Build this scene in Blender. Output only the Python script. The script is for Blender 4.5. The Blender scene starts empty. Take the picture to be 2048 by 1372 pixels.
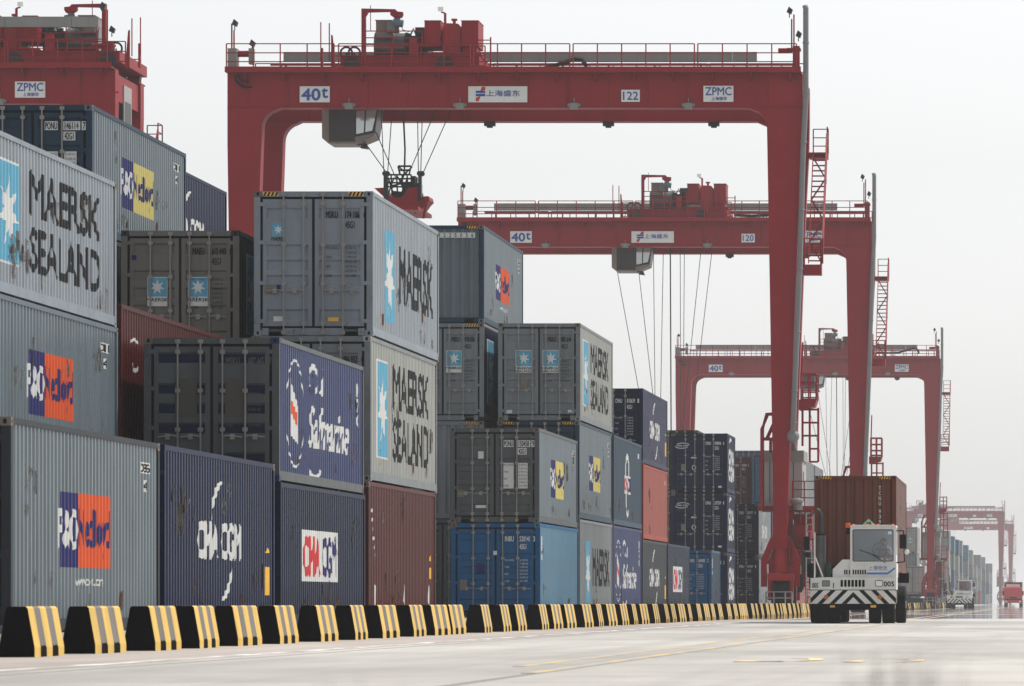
import bpy, bmesh, math, random
from mathutils import Vector, Matrix
from mathutils.geometry import tessellate_polygon
random.seed(7)
S = bpy.context.scene
COL = S.collection

# ------------------------------------------------------------------ camera
CAM_H = 0.62
cd = bpy.data.cameras.new("camera")
cam = bpy.data.objects.new("camera", cd); COL.objects.link(cam)
cam.location = (0, 0, CAM_H); cam.rotation_euler = (math.radians(90), 0, 0)
cd.sensor_width = 36.0; cd.lens = 10850/2048*36.0
cd.shift_x = -(2085-1024)/2048; cd.shift_y = (1205-686)/2048
cd.clip_start = 0.5; cd.clip_end = 20000
S.camera = cam
cd.dof.use_dof = True; cd.dof.focus_distance = 175; cd.dof.aperture_fstop = 9.0

# ------------------------------------------------------------------ light
SUN = Vector((0.46, 0.34, 0.82)).normalized()
el = math.asin(SUN.z); az = math.atan2(SUN.x, SUN.y)
w = bpy.data.worlds.new("World"); S.world = w; w.use_nodes = True
nt = w.node_tree; nt.nodes.clear()
sky = nt.nodes.new('ShaderNodeTexSky'); sky.sky_type = 'NISHITA'; sky.sun_disc = False
sky.sun_elevation = el; sky.sun_rotation = az
sky.air_density = 1.0; sky.dust_density = 1.35; sky.ozone_density = 1.0; sky.altitude = 10
hs = nt.nodes.new('ShaderNodeHueSaturation'); hs.inputs['Saturation'].default_value = 0.10; hs.inputs['Value'].default_value = .90
bgn = nt.nodes.new('ShaderNodeBackground'); bgn.inputs['Strength'].default_value = 0.15
wo = nt.nodes.new('ShaderNodeOutputWorld')
nt.links.new(sky.outputs[0], hs.inputs['Color']); nt.links.new(hs.outputs[0], bgn.inputs[0]); nt.links.new(bgn.outputs[0], wo.inputs[0])
sl = bpy.data.lights.new("sun", 'SUN'); sl.energy = 3.6; sl.angle = math.radians(0.6); sl.color = (1.0, 0.955, 0.88)
so = bpy.data.objects.new("sun", sl); COL.objects.link(so)
so.rotation_euler = (-SUN).to_track_quat('-Z', 'Y').to_euler(); so.location = (0, 0, 100)
S.view_settings.view_transform = 'Standard'; S.view_settings.look = 'None'
S.view_settings.exposure = 0.28; S.view_settings.gamma = 1.0
S.cycles.max_bounces = 6; S.cycles.volume_bounces = 2
S.cycles.transparent_max_bounces = 12

# ------------------------------------------------------------------ helpers
class MB:
    def __init__(s): s.v = []; s.f = []; s.m = []
    def add(s, vs, fs, m=0):
        n = len(s.v); s.v += [tuple(p) for p in vs]
        for f in fs: s.f.append(tuple(n+i for i in f)); s.m.append(m)
        return s
    def box(s, x0, y0, z0, x1, y1, z1, m=0):
        x0, x1 = min(x0, x1), max(x0, x1); y0, y1 = min(y0, y1), max(y0, y1); z0, z1 = min(z0, z1), max(z0, z1)
        v = [(x0,y0,z0),(x1,y0,z0),(x1,y1,z0),(x0,y1,z0),(x0,y0,z1),(x1,y0,z1),(x1,y1,z1),(x0,y1,z1)]
        return s.add(v, [(0,3,2,1),(4,5,6,7),(0,1,5,4),(1,2,6,5),(2,3,7,6),(3,0,4,7)], m)
    def prism(s, poly, ax, a0, a1, m=0):
        # poly: 2D points; ax 'y' -> (x,z), ax 'x' -> (y,z), ax 'z' -> (x,y)
        def P(p, a):
            return {'y': (p[0], a, p[1]), 'x': (a, p[0], p[1]), 'z': (p[0], p[1], a)}[ax]
        n = len(poly)
        v = [P(p, a0) for p in poly] + [P(p, a1) for p in poly]
        f = [(i, (i+1) % n, n+(i+1) % n, n+i) for i in range(n)]
        tr = tessellate_polygon([[Vector((p[0], p[1], 0)) for p in poly]])
        f += [tuple(t) for t in tr] + [tuple(n+i for i in reversed(t)) for t in tr]
        return s.add(v, f, m)
    def tube(s, pts, r, seg=6, m=0, r1=None):
        pts = [Vector(p) for p in pts]; n = len(pts); base = len(s.v)
        ref = Vector((0.13, 0.31, 0.94))
        for i, p in enumerate(pts):
            d = (pts[min(i+1, n-1)]-pts[max(i-1, 0)]).normalized()
            if abs(d.dot(ref)) > .97: ref = Vector((1, .1, 0))
            a = d.cross(ref).normalized(); b = d.cross(a)
            rr = r if r1 is None else r+(r1-r)*i/(n-1)
            for k in range(seg):
                t = 2*math.pi*(k+.5)/seg
                s.v.append(tuple(p+a*math.cos(t)*rr+b*math.sin(t)*rr))
        for i in range(n-1):
            for k in range(seg):
                a0 = base+i*seg+k; a1 = base+i*seg+(k+1) % seg
                s.f.append((a0, a1, a1+seg, a0+seg)); s.m.append(m)
        s.f.append(tuple(base+k for k in reversed(range(seg)))); s.m.append(m)
        s.f.append(tuple(base+(n-1)*seg+k for k in range(seg))); s.m.append(m)
        return s
    def bar(s, p, q, t=.05, m=0): return s.tube([p, q], t*.6, 4, m)
    def torus(s, c, R, r, ax='x', seg=16, m=0):
        pts = []
        for i in range(seg+1):
            t = 2*math.pi*i/seg
            pts.append({'x': (c[0], c[1]+R*math.cos(t), c[2]+R*math.sin(t)), 'y': (c[0]+R*math.cos(t), c[1], c[2]+R*math.sin(t)),
                        'z': (c[0]+R*math.cos(t), c[1]+R*math.sin(t), c[2])}[ax])
        return s.tube(pts, r, 6, m)
    def ball(s, c, r, m=0, sc=(1, 1, 1), n=8):
        v = [(c[0], c[1], c[2]-r*sc[2])]
        for i in range(1, n):
            a = -math.pi/2+math.pi*i/n
            for k in range(2*n):
                t = math.pi*k/n
                v.append((c[0]+r*sc[0]*math.cos(a)*math.cos(t), c[1]+r*sc[1]*math.cos(a)*math.sin(t), c[2]+r*sc[2]*math.sin(a)))
        v.append((c[0], c[1], c[2]+r*sc[2])); f = []; N = 2*n
        for k in range(N): f.append((0, 1+(k+1) % N, 1+k))
        for i in range(n-2):
            for k in range(N):
                a = 1+i*N+k; b = 1+i*N+(k+1) % N
                f.append((a, b, b+N, a+N))
        L = len(v)-1; o = 1+(n-2)*N
        for k in range(N): f.append((L, o+k, o+(k+1) % N))
        return s.add(v, f, m)
    def mesh(s, name, mats=None, smooth=False):
        me = bpy.data.meshes.new(name); me.from_pydata(s.v, [], s.f)
        for m in (mats or [None]): me.materials.append(m)
        me.polygons.foreach_set('material_index', s.m)
        if smooth: me.polygons.foreach_set('use_smooth', [True]*len(s.f))
        me.update(); return me
    def build(s, name, mats, parent=None, smooth=False, loc=None):
        if not isinstance(mats, (list, tuple)): mats = [mats]
        o = bpy.data.objects.new(name, s.mesh(name, mats, smooth)); COL.objects.link(o)
        if parent: o.parent = parent
        if loc: o.location = loc
        return o

def inst(name, me, mat, parent, loc=(0, 0, 0)):
    o = bpy.data.objects.new(name, me); COL.objects.link(o); o.parent = parent; o.location = loc
    if mat is not None:
        o.material_slots[0].link = 'OBJECT'; o.material_slots[0].material = mat
    return o
def tag(o, label=None, cat=None, group=None, kind=None):
    if label: o['label'] = label
    if cat: o['category'] = cat
    if group: o['group'] = group
    if kind: o['kind'] = kind
    return o
def empty(name, loc, label, cat, group=None):
    o = bpy.data.objects.new(name, None); COL.objects.link(o); o.location = loc; o.empty_display_size = .3
    return tag(o, label, cat, group)

_tc = {}
def text_geo(body, bold=0.0, shear=0.0, spacing=1.0):
    """2D geometry of a text, centred, cap height 1"""
    k = (body, bold, shear, spacing)
    if k in _tc: return _tc[k]
    cu = bpy.data.curves.new('t', 'FONT'); cu.body = body; cu.size = 1.0;  cu.shear = shear
    cu.space_character = spacing; cu.resolution_u = 3; cu.fill_mode = 'FRONT'
    cu.space_line = .9; cu.align_x = 'LEFT'
    ob = bpy.data.objects.new('t', cu); COL.objects.link(ob)
    dg = bpy.context.evaluated_depsgraph_get(); me = bpy.data.meshes.new_from_object(ob.evaluated_get(dg))
    vs = [(v.co.x, v.co.y) for v in me.vertices]; fs = [tuple(p.vertices) for p in me.polygons]
    bpy.data.objects.remove(ob); bpy.data.curves.remove(cu); bpy.data.meshes.remove(me)
    x0 = min(v[0] for v in vs); x1 = max(v[0] for v in vs); y0 = min(v[1] for v in vs); y1 = max(v[1] for v in vs)
    vs = [((v[0]-x0)/(x1-x0), (v[1]-y0)/(y1-y0)) for v in vs]
    _tc[k] = (vs, fs, (x1-x0)/(y1-y0)); return _tc[k]
def t2(body, u0, v0, u1, v1, bold=0.0, shear=0.0, spacing=1.0):
    vs, fs, a = text_geo(body, 0, shear, spacing)
    n = len(vs); V_ = []; F_ = []; k = 1.15*bold*(v1-v0); kx = 1.1*bold*(v1-v0)
    sh = ((0, 0),) if bold < .015 else ((0, 0), (-kx, 0), (kx, 0), (0, -k), (0, k))
    for i, (a, b) in enumerate(sh):
        V_ += [(u0+p[0]*(u1-u0)+a, v0+p[1]*(v1-v0)+b, i*.0006) for p in vs]
        F_ += [tuple(j+i*n for j in f) for f in fs]
    return V_, F_
def p2(poly):
    tr = tessellate_polygon([[Vector((p[0], p[1], 0)) for p in poly]])
    return list(poly), [tuple(t) for t in tr]
def rect2(a, b, c, d): return [(a, b), (c, b), (c, d), (a, d)], [(0, 1, 2, 3)]
def ell2(cu, cv, ru, rv, n=20): return p2([(cu+ru*math.cos(2*math.pi*i/n), cv+rv*math.sin(2*math.pi*i/n)) for i in range(n)])
def arc2(cu, cv, ru, rv, a0, a1, wd, n=14, taper=False):
    o = []; i_ = []
    for i in range(n+1):
        t = math.radians(a0+(a1-a0)*i/n); ww = wd*(math.sin(math.pi*(i+.6)/(n+1.2)) if taper else 1)
        o.append((cu+(ru+ww/2)*math.cos(t), cv+(rv+ww/2)*math.sin(t))); i_.append((cu+(ru-ww/2)*math.cos(t), cv+(rv-ww/2)*math.sin(t)))
    v = o+i_; f = [(k, k+1, n+1+k+1, n+1+k) for k in range(n)]
    return v, f
def star2(cu, cv, ru, rv, n=7, inner=.42, rot=90):
    return p2([(cu+(ru if i % 2 == 0 else ru*inner)*math.cos(math.radians(rot+180*i/n)),
                cv+(rv if i % 2 == 0 else rv*inner)*math.sin(math.radians(rot+180*i/n))) for i in range(2*n)])
def flat(mb, geo, fn, m=0):
    """put 2D geometry on a surface through fn(u,v)->(x,y,z)"""
    vs, fs = geo; out = []
    for p in vs:
        x, y, z = fn(p[0], p[1]); out.append((x, y-(p[2] if len(p) > 2 else 0), z))
    return mb.add(out, fs, m)

# ------------------------------------------------------------------ materials
def newmat(name):
    m = bpy.data.materials.new(name); m.use_nodes = True
    n = m.node_tree.nodes; b = n['Principled BSDF']; return m, m.node_tree, b
_pm = {}
def paint(name, col, rough=.5, dirt=.35, rust=.15, metal=0.0, streak=True, bump=0.0, spec=.13):
    if name in _pm: return _pm[name]
    m, t, b = newmat(name); L = t.links.new; N = t.nodes.new
    tc = N('ShaderNodeTexCoord'); oi = N('ShaderNodeObjectInfo')
    ad = N('ShaderNodeVectorMath'); ad.operation = 'ADD'; L(tc.outputs['Object'], ad.inputs[0])
    mu = N('ShaderNodeVectorMath'); mu.operation = 'SCALE'; mu.inputs[0].default_value = (37, 23, 11); L(oi.outputs['Random'], mu.inputs['Scale']); L(mu.outputs[0], ad.inputs[1])
    mp = N('ShaderNodeMapping'); mp.inputs['Scale'].default_value = (1.6, 1.6, .22 if streak else 1.6); L(ad.outputs[0], mp.inputs['Vector'])
    n1 = N('ShaderNodeTexNoise'); n1.inputs['Scale'].default_value = 1.7; n1.inputs['Detail'].default_value = 6; n1.inputs['Roughness'].default_value = .65; L(mp.outputs[0], n1.inputs['Vector'])
    r1 = N('ShaderNodeValToRGB'); r1.color_ramp.elements[0].position = .42; r1.color_ramp.elements[1].position = .75
    L(n1.outputs['Fac'], r1.inputs[0])
    f1 = N('ShaderNodeMath'); f1.operation = 'MULTIPLY'; f1.inputs[1].default_value = dirt; L(r1.outputs[0], f1.inputs[0])
    x1 = N('ShaderNodeMix'); x1.data_type = 'RGBA'; L(f1.outputs[0], x1.inputs['Factor'])
    x1.inputs['A'].default_value = (*col, 1)
    g = (col[0]+col[1]+col[2])/3
    x1.inputs['B'].default_value = (col[0]*.50+.006, col[1]*.50+.005, col[2]*.50+.003, 1)
    # faded lighter patches
    n3 = N('ShaderNodeTexNoise'); n3.inputs['Scale'].default_value = .8; n3.inputs['Detail'].default_value = 4; L(ad.outputs[0], n3.inputs['Vector'])
    r3 = N('ShaderNodeValToRGB'); r3.color_ramp.elements[0].position = .45; r3.color_ramp.elements[1].position = .8; L(n3.outputs['Fac'], r3.inputs[0])
    f3 = N('ShaderNodeMath'); f3.operation = 'MULTIPLY'; f3.inputs[1].default_value = .35; L(r3.outputs[0], f3.inputs[0])
    x3 = N('ShaderNodeMix'); x3.data_type = 'RGBA'; L(f3.outputs[0], x3.inputs['Factor']); L(x1.outputs['Result'], x3.inputs['A'])
    x3.inputs['B'].default_value = (col[0]*1.3+.005, col[1]*1.3+.005, col[2]*1.3+.005, 1)
    mp2 = N('ShaderNodeMapping'); mp2.inputs['Scale'].default_value = (3, 3, .9 if streak else 3); L(ad.outputs[0], mp2.inputs['Vector'])
    n2 = N('ShaderNodeTexNoise'); n2.inputs['Scale'].default_value = 2.6; n2.inputs['Detail'].default_value = 8; n2.inputs['Roughness'].default_value = .75; L(mp2.outputs[0], n2.inputs['Vector'])
    r2 = N('ShaderNodeValToRGB'); r2.color_ramp.elements[0].position = .70-.13*rust; r2.color_ramp.elements[1].position = .76-.10*rust; L(n2.outputs['Fac'], r2.inputs[0])
    f2 = N('ShaderNodeMath'); f2.operation = 'MULTIPLY'; f2.inputs[1].default_value = min(1, .4+rust); L(r2.outputs[0], f2.inputs[0])
    x2 = N('ShaderNodeMix'); x2.data_type = 'RGBA'; L(f2.outputs[0], x2.inputs['Factor']); L(x3.outputs['Result'], x2.inputs['A'])
    x2.inputs['B'].default_value = (.11, .05, .03, 1)
    L(x2.outputs['Result'], b.inputs['Base Color'])
    b.inputs['Roughness'].default_value = rough; b.inputs['Metallic'].default_value = metal
    b.inputs['Specular IOR Level'].default_value = spec
    if bump:
        bp = N('ShaderNodeBump'); bp.inputs['Strength'].default_value = bump; bp.inputs['Distance'].default_value = .02
        L(n3.outputs['Fac'], bp.inputs['Height']); L(bp.outputs[0], b.inputs['Normal'])
    _pm[name] = m; return m
def plain(name, col, rough=.6, metal=0.0, emit=0):
    return paint(name, col, rough, dirt=.18, rust=0, metal=metal, streak=False)

C = dict(maersk=(.46, .50, .53), sealand=(.50, .52, .50), ponl=(.165, .215, .245), navy=(.022, .030, .095), navy2=(.03, .045, .115),
         saf=(.085, .105, .27), maroon=(.115, .028, .026), brown=(.20, .062, .04), orange=(.52, .105, .06), blue=(.035, .15, .34),
         blueside=(.14, .28, .40), teal=(.035, .085, .14), slate=(.045, .055, .075), greydoor=(.10, .115, .125), oldgrey=(.24, .235, .215),
         darkteal=(.05, .075, .065), dkbrown=(.05, .04, .035), wine=(.13, .04, .045), lightblue=(.07, .14, .24), midgrey=(.27, .30, .32),
         salmon=(.50, .21, .17), white=(.6, .61, .60), purple=(.10, .11, .21))
C = {k: tuple(c*.60 for c in v) for k, v in C.items()}
C.update(navy=(.004, .010, .040), navy2=(.005, .012, .036), saf=(.026, .038, .115), purple=(.020, .024, .062), maroon=(.066, .012, .009), brown=(.115, .032, .018), orange=(.27, .036, .016), ponl=(.103, .134, .155), salmon=(.26, .09, .07), blue=(.008, .085, .21), blueside=(.062, .165, .25), maersk=(.205, .236, .268), sealand=(.255, .262, .245), greydoor=(.080, .090, .096), slate=(.020, .024, .032), dkbrown=(.018, .014, .012), teal=(.016, .040, .068))
DARK = ('navy', 'navy2', 'saf', 'purple', 'maroon', 'slate', 'teal', 'darkteal', 'dkbrown', 'wine')
def cp(k): return paint('container_paint_'+k, C[k], .34 if k in DARK else .30, dirt=.6, rust=.28, spec=.10 if k in DARK else .24)
def cpd(k): return paint('door_paint_'+k, C[k], .5, dirt=.6, rust=.4, spec=.16)
def cpf(k): return paint('frame_paint_'+k, C[k], .55, dirt=.5, rust=.75, streak=False)
M_gal = paint('galvanised_steel', (.26, .255, .24), .45, dirt=.4, rust=.3, metal=.3)
M_dark = plain('dark_rubber', (.006, .006, .008), .7)
M_cast = paint('casting_steel', (.16, .13, .11), .7, dirt=.5, rust=.9, streak=False)
M_white = plain('white_paint', (.56, .57, .56), .5)
M_black = plain('black_paint', (.006, .006, .009), .55)
M_sky = plain('light_blue_paint', (.10, .32, .46), .5)
M_porange = plain('orange_paint', (.56, .075, .015), .5)
M_pyellow = plain('pale_yellow_paint', (.52, .44, .14), .5)
M_pblue = plain('royal_blue_paint', (.015, .016, .105), .5)
M_red = plain('red_paint', (.50, .03, .035), .5)
M_hazy = plain('hazard_yellow_paint', (.75, .42, .05), .5)
M_faint = plain('faint_grey_marking', (.10, .105, .10), .6)
M_faintp = plain('faint_door_patch', (.075, .072, .062), .6)
M_tan = plain('tan_label', (.17, .155, .125), .6)

# ------------------------------------------------------------------ setting
def ground_mat(name, base, far=False, joint=True):
    m, t, b = newmat(name); L = t.links.new; N = t.nodes.new
    tc = N('ShaderNodeTexCoord')
    def noise(scale, det, sc3):
        mp = N('ShaderNodeMapping'); mp.inputs['Scale'].default_value = sc3; L(tc.outputs['Object'], mp.inputs['Vector'])
        n = N('ShaderNodeTexNoise'); n.inputs['Scale'].default_value = scale; n.inputs['Detail'].default_value = det; n.inputs['Roughness'].default_value = .6
        L(mp.outputs[0], n.inputs['Vector']); return n
    a = noise(.12, 5, (1.0, .28, 1)); c = noise(.9, 8, (1, .5, 1)); d = noise(14, 4, (1, 1, 1))
    def mix(fac, A, B, blend='MIX'):
        x = N('ShaderNodeMix'); x.data_type = 'RGBA'; x.blend_type = blend
        if isinstance(fac, float): x.inputs['Factor'].default_value = fac
        else: L(fac, x.inputs['Factor'])
        for k, v in (('A', A), ('B', B)):
            if isinstance(v, tuple): x.inputs[k].default_value = (*v, 1)
            else: L(v, x.inputs[k])
        return x.outputs['Result']
    def ramp(src, p0, p1):
        r = N('ShaderNodeValToRGB'); r.color_ramp.elements[0].position = p0; r.color_ramp.elements[1].position = p1; L(src, r.inputs[0]); return r.outputs[0]
    lo = tuple(k*.70 for k in base); hi = tuple(min(1, k*1.3) for k in base)
    colr = mix(ramp(a.outputs['Fac'], .36, .64), lo, hi)
    s1 = N('ShaderNodeMath'); s1.operation = 'MULTIPLY'; s1.inputs[1].default_value = .35; L(ramp(c.outputs['Fac'], .5, .72), s1.inputs[0])
    colr = mix(s1.outputs[0], colr, tuple(k*.5 for k in base))
    s2 = N('ShaderNodeMath'); s2.operation = 'MULTIPLY'; s2.inputs[1].default_value = .25; L(ramp(d.outputs['Fac'], .45, .7), s2.inputs[0])
    colr = mix(s2.outputs[0], colr, tuple(k*.6 for k in base))
    tk = noise(1.0, 3, (.75, .012, 1)); s3 = N('ShaderNodeMath'); s3.operation = 'MULTIPLY'; s3.inputs[1].default_value = .45; L(ramp(tk.outputs['Fac'], .50, .66), s3.inputs[0])
    colr = mix(s3.outputs[0], colr, tuple(k*.55 for k in base))
    oil = noise(.45, 4, (1, .6, 1)); s4 = N('ShaderNodeMath'); s4.operation = 'MULTIPLY'; s4.inputs[1].default_value = .6; L(ramp(oil.outputs['Fac'], .66, .74), s4.inputs[0])
    colr = mix(s4.outputs[0], colr, tuple(k*.3 for k in base))
    if joint:
        br = N('ShaderNodeTexBrick'); br.offset = 0; br.inputs['Scale'].default_value = 1; br.inputs['Mortar Size'].default_value = .07
        br.inputs['Brick Width'].default_value = 4.4; br.inputs['Row Height'].default_value = 6.0; br.inputs['Mortar Smooth'].default_value = .3
        br.inputs['Color1'].default_value = (0, 0, 0, 1); br.inputs['Color2'].default_value = (.18, .18, .18, 1); br.inputs['Mortar'].default_value = (1, 1, 1, 1)
        L(tc.outputs['Object'], br.inputs['Vector'])
        colr = mix(br.outputs['Color'], colr, tuple(k*.42 for k in base))
    L(colr, b.inputs['Base Color'])
    # heat-mirage reflections imitated by very low roughness further along the road
    sx = N('ShaderNodeSeparateXYZ'); L(tc.outputs['Object'], sx.inputs[0])
    mr = N('ShaderNodeMapRange'); mr.inputs['From Min'].default_value = 150; mr.inputs['From Max'].default_value = 210; L(sx.outputs['Y'], mr.inputs['Value'])
    e = noise(.06, 3, (.5, 1, 1))
    mm = N('ShaderNodeMath'); mm.operation = 'MULTIPLY'; L(mr.outputs[0], mm.inputs[0]); L(ramp(e.outputs['Fac'], .25, .42), mm.inputs[1])
    rr = N('ShaderNodeMapRange'); rr.inputs['To Min'].default_value = .75; rr.inputs['To Max'].default_value = .035; L(mm.outputs[0], rr.inputs['Value'])
    L(rr.outputs[0], b.inputs['Roughness'])
    return m
M_ground = ground_mat('concrete_yard', (.36, .35, .33))
M_road = ground_mat('concrete_road', (.415, .402, .378))
M_shoulder = ground_mat('dusty_shoulder', (.34, .30, .275), joint=False)
def sheet(name, x0, y0, x1, y1, z, mat, nx=1, ny=1):
    mb = MB(); mb.add([(x0, y0, z), (x1, y0, z), (x1, y1, z), (x0, y1, z)], [(0, 1, 2, 3)])
    return mb.build(name, mat)
tag(sheet('ground', -2600, -60, 2600, 6000, 0, M_ground), kind='structure')
tag(sheet('road', -9.1, 20, 30, 3000, .004, M_road), kind='structure')
tag(sheet('shoulder', -13.1, 20, -9.1, 3000, .005, M_shoulder), kind='structure')
mb = MB(); mb.box(-31.2, 66, 0, -13.45, 352, .2); mb.box(-31.2, 560, 0, -13.45, 1600, .2)
tag(mb.build('pavement', M_ground), kind='structure')
def worn(name, col):
    m, t, b = newmat(name); L = t.links.new; N = t.nodes.new
    tc = N('ShaderNodeTexCoord'); mp = N('ShaderNodeMapping'); mp.inputs['Scale'].default_value = (2.5, .35, 1); L(tc.outputs['Object'], mp.inputs['Vector'])
    n = N('ShaderNodeTexNoise'); n.inputs['Scale'].default_value = 1.2; n.inputs['Detail'].default_value = 7; L(mp.outputs[0], n.inputs['Vector'])
    r = N('ShaderNodeValToRGB'); r.color_ramp.elements[0].position = .40; r.color_ramp.elements[1].position = .54; L(n.outputs['Fac'], r.inputs[0])
    x = N('ShaderNodeMix'); x.data_type = 'RGBA'; L(r.outputs[0], x.inputs['Factor']); x.inputs['A'].default_value = (*col, 1); x.inputs['B'].default_value = (.34, .325, .30, 1)
    L(x.outputs['Result'], b.inputs['Base Color']); b.inputs['Roughness'].default_value = .7; return m
mb = MB(); mb.box(-9.42, 30, .006, -9.26, 700, .010)
tag(mb.build('white_edge_line', worn('worn_white_line', (.80, .80, .78))), kind='structure')
mb = MB(); mb.box(-5.08, 52, .005, -4.94, 700, .009); mb.box(-4.52, 47, .005, -4.38, 700, .009)
tag(mb.build('double_yellow_line', worn('worn_yellow_line', (.55, .38, .17))), kind='structure')
mb = MB()
flat(mb, arc2(-2.72, 58.0, .30, 1.6, -100, 100, .16), lambda u, v: (u, v, .010))
flat(mb, rect2(-3.22, 56.2, -2.70, 56.9), lambda u, v: (u, v, .010))
flat(mb, arc2(-1.62, 57.2, .30, 1.5, -110, 110, .16), lambda u, v: (u, v, .010))
flat(mb, rect2(-2.06, 55.8, -1.86, 57.0), lambda u, v: (u, v, .010))
tag(mb.build('painted_road_markings', worn('worn_yellow_marking', (.85, .60, .22))), kind='structure')

# ------------------------------------------------------------------ containers
W = 2.44
def corr(L):
    n = round((L-.24)/.28); return .12, (L-.24)/n, n
def prof(s, L):
    a, P, n = corr(L)
    if s <= a or s >= L-a: return 0.0
    t = ((s-a) % P)/P
    D = .036
    if t < .25: return 0.0
    if t < .5: return D*(t-.25)/.25
    if t < .75: return D
    return D*(1-(t-.75)/.25)
def folds(L):
    a, P, n = corr(L); return [a+P*(i+q) for i in range(n) for q in (0, .25, .5, .75)]+[L-a]
_cm = {}
def cmesh(L, H, door):
    k = (L, H, door)
    if k in _cm: return _cm[k]
    R = {}
    zb, zt = .185, H-.075
    mb = MB()
    fs = folds(L)
    for sgn in (1, -1):
        xo = sgn*(W/2-.012)
        v = []
        for s in fs:
            x = xo-sgn*prof(s, L) if s < L-.121 else xo
            v += [(x, s-L/2, zb), (x, s-L/2, zt)]
        f = [(2*i, 2*i+2, 2*i+3, 2*i+1) if sgn > 0 else (2*i, 2*i+1, 2*i+3, 2*i+2) for i in range(len(fs)-1)]
        mb.add(v, f)
    def endwall(y, sg):
        n = 8; P = (W-.30)/n; v = []; xs = []
        for i in range(n):
            for q, d in ((0, 0), (.32, 0), (.5, .045), (.82, .045)): xs.append((-W/2+.15+P*(i+q), d))
        xs.append((W/2-.15, 0))
        for x, d in xs: v += [(x, y+sg*d, .16), (x, y+sg*d, H-.11)]
        mb.add(v, [(2*i, 2*i+2, 2*i+3, 2*i+1) for i in range(len(xs)-1)])
    endwall(L/2-.02, -1)
    if not door: endwall(-L/2+.02, 1)
    mb.box(-W/2+.03, -L/2+.05, H-.05, W/2-.03, L/2-.05, H-.028)      # roof
    R['shell'] = mb.mesh('shell')
    mb = MB()
    for sx in (-1, 1):
        for sy in (-1, 1):
            mb.box(sx*(W/2-.001), sy*(L/2-.003), .12, sx*(W/2-.13), sy*(L/2-.14), H-.12)
        mb.box(sx*(W/2-.002), -L/2+.16, H-.085, sx*(W/2-.07), L/2-.16, H-.004)
        mb.box(sx*(W/2-.004), -L/2+.16, .03, sx*(W/2-.09), L/2-.16, .195)
    for sy in (-1, 1):
        mb.box(-W/2+.17, sy*(L/2-.002), H-.115, W/2-.17, sy*(L/2-.11), H-.005)
        for a, b in ((-W/2+.17, -.92), (-.62, .62), (.92, W/2-.17)):      # sill with fork openings
            mb.box(a, sy*(L/2-.002), .01, b, sy*(L/2-.11), .16)
    mb.box(-W/2+.1, -L/2+.14, .10, W/2-.1, L/2-.14, .15)
    R['frame'] = mb.mesh('frame')
    mb = MB(); mb.box(-.081, -.089, 0, .081, .089, .118)
    mb.add([(x*.026, -.0905, .06+z*.034) for x, z in ((-1, -.6), (-.6, -1), (.6, -1), (1, -.6), (1, .6), (.6, 1), (-.6, 1), (-1, .6))], [tuple(range(8))], 1)
    mb.add([(.0825, y*.035, .06+z*.026) for y, z in ((-1, -.6), (-.6, -1), (.6, -1), (1, -.6), (1, .6), (.6, 1), (-.6, 1), (-1, .6))], [tuple(range(8))], 1)
    R['corner_casting'] = mb.mesh('corner_casting', [None, M_black])
    if door:
        z0, z1 = .20, H-.165; dw = W/2-.15
        hh = z1-z0
        # bands (fraction from bottom): recessed strips
        bands = [(.06, .13), (.30, .37), (.46, .53), (.62, .69), (.87, .94)] if H < 2.7 else [(.05, .12), (.33, .39), (.45, .51), (.57, .63), (.86, .92)]
        mb = MB()
        mb.box(0, .045, z0, dw-.06, .06, z1, 1)
        mb.box(0, .012, z0, .09, .0449, z1); mb.box(dw-.14, .012, z0, dw-.06, .0449, z1)
        edges = [0]+[q for b_ in bands for q in b_]+[1]
        for i in range(0, len(edges), 2):
            a = z0+hh*edges[i]; b = z0+hh*edges[i+1]
            mb.prism([(.0449, a-.0), (.012, a+(.035 if i else 0)), (.012, b-(.035 if i < len(edges)-2 else 0)), (.0449, b)], 'x', .0905, dw-.1405)
        for q in (.04, .34, .66, .96):
            z = z0+hh*q; mb.box(dw-.13, -.006, z-.04, dw+.08, .0118, z+.04)
        R['door'] = mb.mesh('door', [None, None])
        mb = MB(); mb.box(-dw, .0605, .16, dw, .075, H-.11); mb.box(-dw, .02, z1-.004, dw, .0604, z1+.05); mb.box(-dw, .02, z0-.03, dw, .0604, z0+.004)
        mb.box(-.03, .022, z0, .03, .0604, z1)
        R['gasket'] = mb.mesh('door_gasket')
        mb = MB(); mb.tube([(0, -.03, .06), (0, -.03, H-.05)], .017, 6)
        for z in (.07, .25, .36*H, .63*H, H-.26, H-.07): mb.box(-.045, -.04, z-.035, .045, .011, z+.035)
        R['lock_rod'] = mb.mesh('lock_rod')
        mb = MB(); mb.tube([(0, -.045, 0), (.1, -.055, .02), (.36, -.05, -.01)], .014, 5); mb.box(.14, -.06, -.05, .22, .01, .05)
        R['door_handle'] = mb.mesh('door_handle')
    _cm[k] = R; return R

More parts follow.
